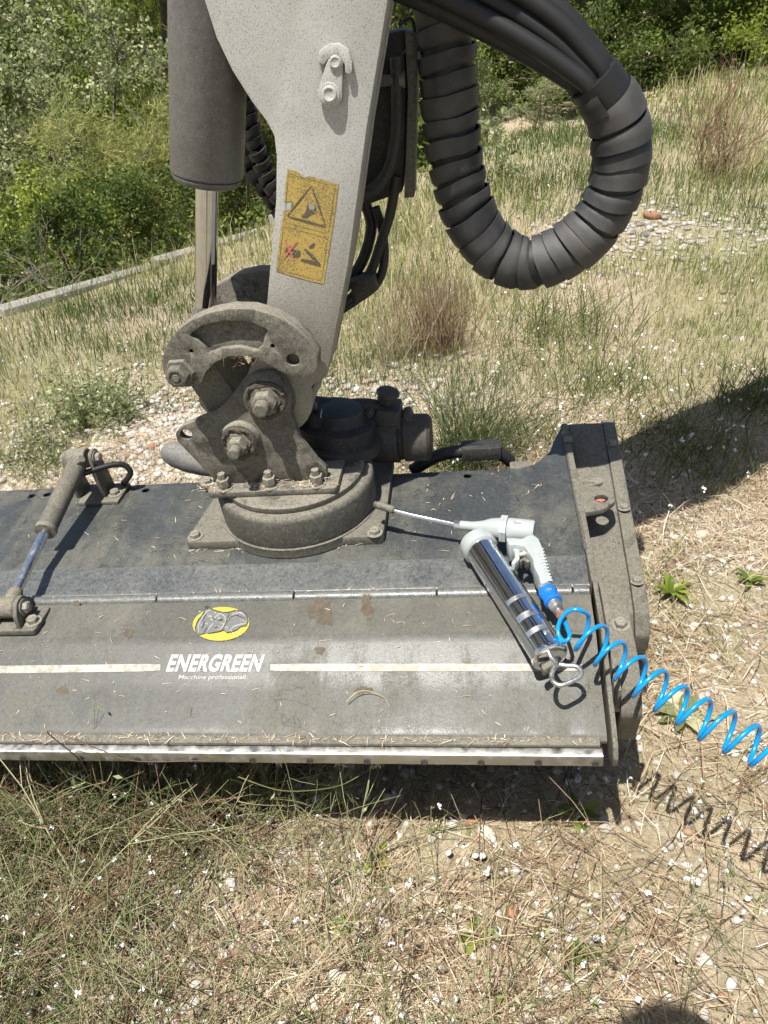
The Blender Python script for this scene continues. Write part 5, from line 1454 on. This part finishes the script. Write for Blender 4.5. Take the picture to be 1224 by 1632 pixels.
clump('rush_clump', 'dark green wiry clump growing behind the mower beside the motor', 'plant', 735, 745, 190, .36, .05, .0016, .12, 91, lean=.55, branches=2)
clump('rush_clump', 'sparser dark wiry stems right of the rush clump behind the deck', 'plant', 800, 725, 50, .34, .05, .0014, .2, 92, lean=.6, branches=1)
clump('dry_grass_clump', 'upright brown dry grass clump behind the boom foot', 'grass clump', 690, 560, 300, .34, .07, .0013, .95, 93, lean=.16, branches=1, curl=.2)
clump('dry_grass_clump', 'straw coloured dry grass clump left of the brown one', 'grass clump', 620, 575, 160, .26, .07, .0012, .85, 94, lean=.22, mat='grass')
clump('green_grass_clump', 'green grass clump below the hose loop', 'grass clump', 890, 540, 260, .24, .14, .0018, .25, 95, mat='grass', lean=.4, branches=0, grav=.5)
clump('green_grass_clump', 'green grass clump at the right behind the belt guard', 'grass clump', 960, 620, 220, .18, .12, .0016, .3, 96, mat='grass', lean=.4, branches=0, grav=.5)
clump('green_grass_clump', 'green grass tuft at the right edge above the shadow', 'grass clump', 1195, 650, 160, .20, .07, .0017, .25, 97, mat='grass', lean=.4, branches=0, grav=.5)
clump('grey_green_weed', 'bushy grey green weed behind the left end of the deck', 'plant', 150, 672, 120, .20, .09, .0016, .3, 98, lean=.6, leaves=2600, leafsize=.022, leafmat='leaf_silver')
clump('grey_green_weed', 'small grey green weed beside the gravel left of the knuckle', 'plant', 60, 740, 70, .14, .07, .0013, .3, 99, lean=.6, leaves=900, leafsize=.018, leafmat='leaf_silver')
clump('dry_bush', 'bare dry reddish bush in the field at the right edge', 'bush', 1140, 285, 60, .75, .10, .0032, 1.0, 100, lean=.5, branches=3, curl=.5)
clump('leafy_sapling', 'thin leafy green sapling seen through the hose loop', 'plant', 790, 300, 9, .55, .05, .003, .3, 101, lean=.22, leaves=260, leafsize=.055, leafmat='leaf_silver')
clump('green_grass_clump', 'green tuft standing in the boom shadow at the right', 'grass clump', 1110, 745, 170, .15, .12, .0015, .25, 103, mat='grass', lean=.5, branches=0, grav=.4)
clump('green_grass_clump', 'grass tuft at the upper rim of the boom shadow', 'grass clump', 1060, 690, 150, .14, .10, .0015, .35, 104, mat='grass', lean=.5, branches=0, grav=.4)
clump('green_grass_clump', 'fresh green tuft between deck and belt guard at the back', 'grass clump', 850, 700, 120, .12, .07, .0014, .2, 102, mat='grass', lean=.6, branches=0)
def rosette(name, label, u, v, n, L, seed, mat='leaf_lime', w=.26, el=(.2, .9)):
    r = random.Random(seed); c = on_ground(u, v); bm = bmesh.new()
    tints = []
    root = bpy.data.objects.new(name, None); COL.objects.link(root); root.location = (c.x, c.y, float(gz(c.x, c.y)) + .003)
    tag(root, label, 'weed')
    for i in range(n):
        a = 6.283 * i / n + r.uniform(-.4, .4); e = r.uniform(*el); l = L * r.uniform(.6, 1.15)
        d = Vector((math.cos(a), math.sin(a), 0)); s = Vector((-d.y, d.x, 0)); V, Fc = [], []
        K = 6
        for k in range(K + 1):
            t = k / K; ww = l * w * math.sin(math.pi * min(1, .08 + t * .92)) ** .8 * (1 if k < K else .05)
            z = math.sin(e) * l * t - .55 * l * t * t * math.sin(e); h = d * (l * t * math.cos(e)) + Vector((0, 0, z))
            V += [h - s * ww * .5 + Vector((0, 0, ww * .22)), h, h + s * ww * .5 + Vector((0, 0, ww * .22))]
        for k in range(K):
            b = k * 3; Fc += [(b, b + 1, b + 4, b + 3), (b + 1, b + 2, b + 5, b + 4)]
        npmesh('leaf', np.array([tuple(q_) for q_ in V]), np.array(Fc), M[mat], root, smooth=True, tint=np.full(len(V), r.random()))
rosette('weed_rosette', 'green leafy weed on the straw right of the belt guard', 1066, 950, 16, .075, 1, w=.2, el=(.5, 1.2))
rosette('weed_rosette', 'dull green weed rosette under the blue coil', 1085, 1145, 12, .075, 2, 'leaf_silver', .3, (.2, .6))
rosette('weed_rosette', 'small green weed in front of the bar near the centre', 603, 1375, 9, .035, 3, w=.4)
rosette('weed_rosette', 'small bright weed left of the long shadow at the right', 920, 1300, 9, .05, 4, 'leaf_mid', .3)
rosette('weed_rosette', 'small dark herb near the lower middle', 760, 1495, 10, .035, 5, 'leaf_mid', .4)
rosette('weed_rosette', 'green weed at the right edge beside the belt guard shadow', 1195, 930, 10, .06, 6, 'leaf_mid', .25, (.4, 1.0))
rosette('weed_rosette', 'small green herb low in the lower right straw', 925, 1520, 10, .035, 7, 'leaf_mid', .4)
rosette('weed_rosette', 'tiny green weed at the lower left of the bare soil', 545, 1480, 8, .03, 8, 'leaf_lime', .4)

# single stalks that cross the front bar
def stalk(name, label, uvh, rad, mat, head=None):
    P = []
    for u, v, h in uvh:
        p = gp(u, v, h); P.append(p)
    t = thing(name, label, 'stalk', tuple(P[0]), deck=False)
    tube('stem', spline(P, 6), lambda s: rad * (1 - .5 * s), mat, t, 6)
    if head:
        r = np.random.default_rng(len(label)); e = P[-1] - P[0]
        n = 60; Q = np.array(tuple(P[-1] - BASE[t.name])) + r.normal(size=(n, 3)) * .004
        V, Fc = leaf_quads(Q, head, r, 'h', .3, -.4)
        npmesh('seed_head', V, Fc, M['straw'], t, tint=np.repeat(r.uniform(.6, 1, n), 4))
redst = plain('reddish stalk', (.13, .075, .048), .6); grst = plain('yellow green stalk', (.13, .14, .045), .6)
stalk('weed_stalk', 'long reddish stalk leaning over the front bar at the left', [(150, 1265, .08), (130, 1215, .24), (75, 1165, .335), (160, 1195, .31), (215, 1213, .29), (320, 1212, .27), (420, 1205, .24)], .0012, redst)
stalk('weed_stalk', 'yellow green stalk arching in front of the dark gap below the bar', [(380, 1238, .20), (450, 1260, .19), (530, 1255, .21), (575, 1235, .23), (600, 1218, .25)], .0010, grst, .008)
stalk('weed_stalk', 'stalk with pale seed head standing before the bar', [(540, 1280, .06), (545, 1250, .15), (548, 1212, .25)], .0011, grst, .012)
stalk('weed_stalk', 'stalk with fluffy seed head left of centre before the bar', [(430, 1300, .05), (438, 1255, .15), (442, 1206, .26)], .0011, grst, .012)
stalk('weed_stalk', 'thin red stalk hanging down in front of the weeds', [(248, 1218, .24), (255, 1260, .2), (262, 1310, .15), (275, 1370, .06)], .0011, redst)
stalk('weed_stalk', 'curved dry stalk lying on the flap', [(552, 1118, .345), (570, 1103, .355), (590, 1102, .355), (612, 1112, .348), (620, 1125, .34)], .0008, plain('straw stalk', (.5, .42, .25), .7))
# bits of dry grass lodged on the machine
def deck_litter():
    r = np.random.default_rng(131); P = []
    def add(n, fx, fy, fz):
        x, y = fx(n), fy(n); P.append(np.stack([x, y, fz(x, y)], -1))
    u = r.uniform
    fy_ = np.array([p_[0] for p_ in FL[::-1]]); fz_ = np.array([p_[1] for p_ in FL[::-1]])
    add(130, lambda n: u(-.9, .34, n), lambda n: u(.09, .37, n), lambda x, y: 0 * x + .0012)
    add(130, lambda n: u(-.75, .33, n), lambda n: u(-.25, -.035, n), lambda x, y: np.interp(y, fy_, fz_) + .0015)
    add(220, lambda n: u(-.75, .33, n), lambda n: -.255 - u(0, .009, n), lambda x, y: 0 * x - .080)
    add(60, lambda n: u(-.75, .33, n), lambda n: u(-.002, .012, n) - .012, lambda x, y: 0 * x - .001)
    for cx in (-.33, -.235, -.14): add(60, lambda n: cx + r.normal(0, .018, n), lambda n: .160 + r.normal(0, .008, n), lambda x, y: .1205 + u(0, .006, len(x)))
    add(50, lambda n: u(-.40, -.02, n), lambda n: .124 + r.normal(0, .004, n), lambda x, y: 0 * x + .002)
    P = np.concatenate(P); n = len(P)
    a = u(0, 6.283, n); L = u(.004, .028, n) * u(.4, 1, n); d = unit(a)
    P1 = P + d * (L * .5)[:, None]; P1[:, 2] += u(0, .002, n); P2 = P + d * L[:, None]; P2[:, 2] += u(0, .002, n)
    Mx = np.array(MD); T_ = lambda Q: Q @ Mx[:3, :3].T + Mx[:3, 3]
    o = strips('grass_bits', T_(P), T_(P1), T_(P2), u(.0003, .0007, n), unit(a + np.pi / 2) @ Mx[:3, :3].T, np.clip(r.normal(.7, .2, n), 0, 1), M['straw'])
    tag(o, 'bits of dry cut grass lying on the mower deck and round its bolts', 'grass bits', kind='stuff')
deck_litter()

# white flower heads through the field
def field_flowers():
    r = np.random.default_rng(141); n = 800
    y = np.exp(r.uniform(np.log(1.75), np.log(9), n)); x = r.uniform(-.9, 1, n) * (.58 * y + .3)
    m = (kerb_s(x, y) < -.1) & (r.random(n) < .15 + vnoise(x * 1.5, y * 1.5, 54)) & (gravel_w(x, y) < .5); x, y = x[m], y[m]
    c = np.stack([x, y, gz(x, y) + r.uniform(.03, .15, len(x))], -1); c = np.repeat(c, 6, 0)
    V, Fc = leaf_quads(c + r.normal(size=c.shape) * .003, .0085, r, 'f', .75, -.4)
    tag(npmesh('field_flowers', V, Fc, M['petal']), 'scattered tiny white flower heads in the field grass', 'flowers', kind='stuff')
field_flowers()
# ------------------------------------------------------------------ the photographer, standing behind the lens
def person():
    J = {'pel': (-.05, -.36, .93), 'wst': (-.05, -.36, 1.08), 'chs': (-.05, -.33, 1.28), 'nck': (-.05, -.22, 1.45), 'hd0': (-.05, -.18, 1.54), 'hd1': (-.05, -.115, 1.66),
         'hpl': (-.15, -.36, .90), 'knl': (-.16, -.35, .48), 'anl': (-.16, -.38, .07), 'tol': (-.17, -.22, .025), 'hpr': (.05, -.36, .90), 'knr': (.07, -.34, .48), 'anr': (.08, -.38, .07), 'tor': (.10, -.22, .025),
         'shl': (-.23, -.29, 1.37), 'ell': (-.29, -.24, 1.10), 'wrl': (-.13, -.085, 1.235), 'shr': (.13, -.29, 1.37), 'elr': (.22, -.24, 1.10), 'wrr': (.11, -.085, 1.235)}
    R_ = {'pel': .135, 'wst': .125, 'chs': .135, 'nck': .06, 'hd0': .085, 'hd1': .095, 'hpl': .085, 'knl': .06, 'anl': .042, 'tol': .04, 'hpr': .085, 'knr': .06, 'anr': .042, 'tor': .04,
          'shl': .065, 'ell': .042, 'wrl': .028, 'shr': .065, 'elr': .042, 'wrr': .028}
    E_ = [('pel', 'wst'), ('wst', 'chs'), ('chs', 'nck'), ('nck', 'hd0'), ('hd0', 'hd1'), ('pel', 'hpl'), ('hpl', 'knl'), ('knl', 'anl'), ('anl', 'tol'), ('pel', 'hpr'), ('hpr', 'knr'), ('knr', 'anr'), ('anr', 'tor'), ('chs', 'shl'), ('shl', 'ell'), ('ell', 'wrl'), ('chs', 'shr'), ('shr', 'elr'), ('elr', 'wrr')]
    for sgn, w_ in ((-1, 'wrl'), (1, 'wrr')):                       # palm and five fingers round the phone
        wx, wy, wz = J[w_]
        pl = 'pa' + w_; J[pl] = (wx - sgn * .025, wy + .028, wz + .03); R_[pl] = .024; E_.append((w_, pl))
        for f in range(5):
            prev = pl
            for s_ in range(2 if f == 0 else 3):
                nm = f'f{w_}{f}{s_}'
                if f == 0: q_ = (wx - sgn * (.034 + .008 * s_), wy + .022 - .010 * s_, wz + .055 + .02 * s_)
                else: q_ = (wx - sgn * (.030 + .004 * s_), wy + .045 + .014 * (s_ == 1), wz + .016 + .017 * f - .004 * s_) if s_ < 2 else (wx - sgn * .052, wy + .042, wz + .012 + .017 * f)
                J[nm] = q_; R_[nm] = .0085; E_.append((prev, nm)); prev = nm
    ks = list(J); me = bpy.data.meshes.new('body'); base = Vector((-.05, -.36, float(gz(-.05, -.36))))
    me.from_pydata([tuple(Vector(J[k]) - Vector((-.05, -.36, 0))) for k in ks], [(ks.index(a), ks.index(b)) for a, b in E_], [])
    root = bpy.data.objects.new('person', None); COL.objects.link(root); root.location = base
    tag(root, 'person in dark clothes holding up a phone, standing in front of the mower', 'person')
    k = N('dark clothes, bare forearms and head'); sx = k.new('ShaderNodeSeparateXYZ'); k.l.new(k.obj(), sx.inputs[0])
    skin = k.math('GREATER_THAN', k.math('ADD', sx.outputs[2], k.math('MULTIPLY', sx.outputs[1], .9)), 1.515)
    cl = k.ramp(sx.outputs[2], [(.0, (.03, .025, .02)), (.09, (.03, .04, .07)), (.98, (.035, .045, .05)), (1.0, (.035, .045, .05))], 'CONSTANT')
    k.col(k.mix(skin, cl, (.45, .27, .19))); k.set(Roughness=.8)
    bo = link('body', me, k.m, root)
    sk = bo.modifiers.new('skin', 'SKIN'); sk.use_smooth_shade = True
    for i, kk in enumerate(ks):
        me.skin_vertices[0].data[i].radius = (R_[kk], R_[kk] * (.8 if kk in ('chs', 'wst', 'pel') else 1)); me.skin_vertices[0].data[i].use_root = kk == 'pel'
    bo.modifiers.new('sub', 'SUBSURF').levels = 1; bo.modifiers['sub'].render_levels = 2
    off = Vector((-.05, -.36, 0))
    hb_ = bmesh.new(); bmesh.ops.create_icosphere(hb_, subdivisions=3, radius=1)
    for v in list(hb_.verts):
        v.co = Vector((v.co.x * .098, v.co.y * .112, v.co.z * .105)) + Vector((.0, .235, 1.685))
    bmesh.ops.delete(hb_, geom=[f for f in hb_.faces if f.calc_center_median().y > .28 and f.calc_center_median().z < 1.715], context='FACES')
    hm = bpy.data.meshes.new('hair'); hb_.to_mesh(hm); hb_.free(); link('hair', hm, plain('dark brown hair', (.03, .02, .015), .7, var=.4, scale=90), root)
    fb = bmesh.new(); bmesh.ops.create_cube(fb, size=1)
    for v in fb.verts: v.co = Vector((v.co.x * .16, v.co.y * .008, v.co.z * .075)) + Vector((.045, .36 - .016, 1.272))
    bevel(fb, .003); pm = bpy.data.meshes.new('phone'); fb.to_mesh(pm); fb.free()
    ph = link('phone', pm, plain('black phone', (.01, .01, .012), .2)); ph.location = base; ph.location.z = 0
    tag(ph, 'black phone held in both hands of the person', 'phone')
    root.location.z = 0
person()

def straw_nest():
    r = np.random.default_rng(151); n = 420
    P = np.stack([r.normal(-.205, .035, n), r.uniform(.2, .30, n), r.normal(.372, .018, n)], -1)
    d = r.normal(size=(n, 3)); d /= np.linalg.norm(d, axis=1)[:, None]; L = r.uniform(.02, .06, n)[:, None]
    Mx = np.array(MD); T_ = lambda Q: Q @ Mx[:3, :3].T + Mx[:3, 3]
    side = np.cross(d, r.normal(size=(n, 3))); side /= np.linalg.norm(side, axis=1)[:, None]
    o = strips('straw_nest', T_(P), T_(P + d * L * .5 + r.normal(size=(n, 3)) * .004), T_(P + d * L), r.uniform(.0003, .0008, n), side, np.clip(r.normal(.25, .2, n), 0, 1), M['straw'])
    tag(o, 'wad of dark dry grass caught inside the boom knuckle', 'grass bits', kind='stuff')
straw_nest()
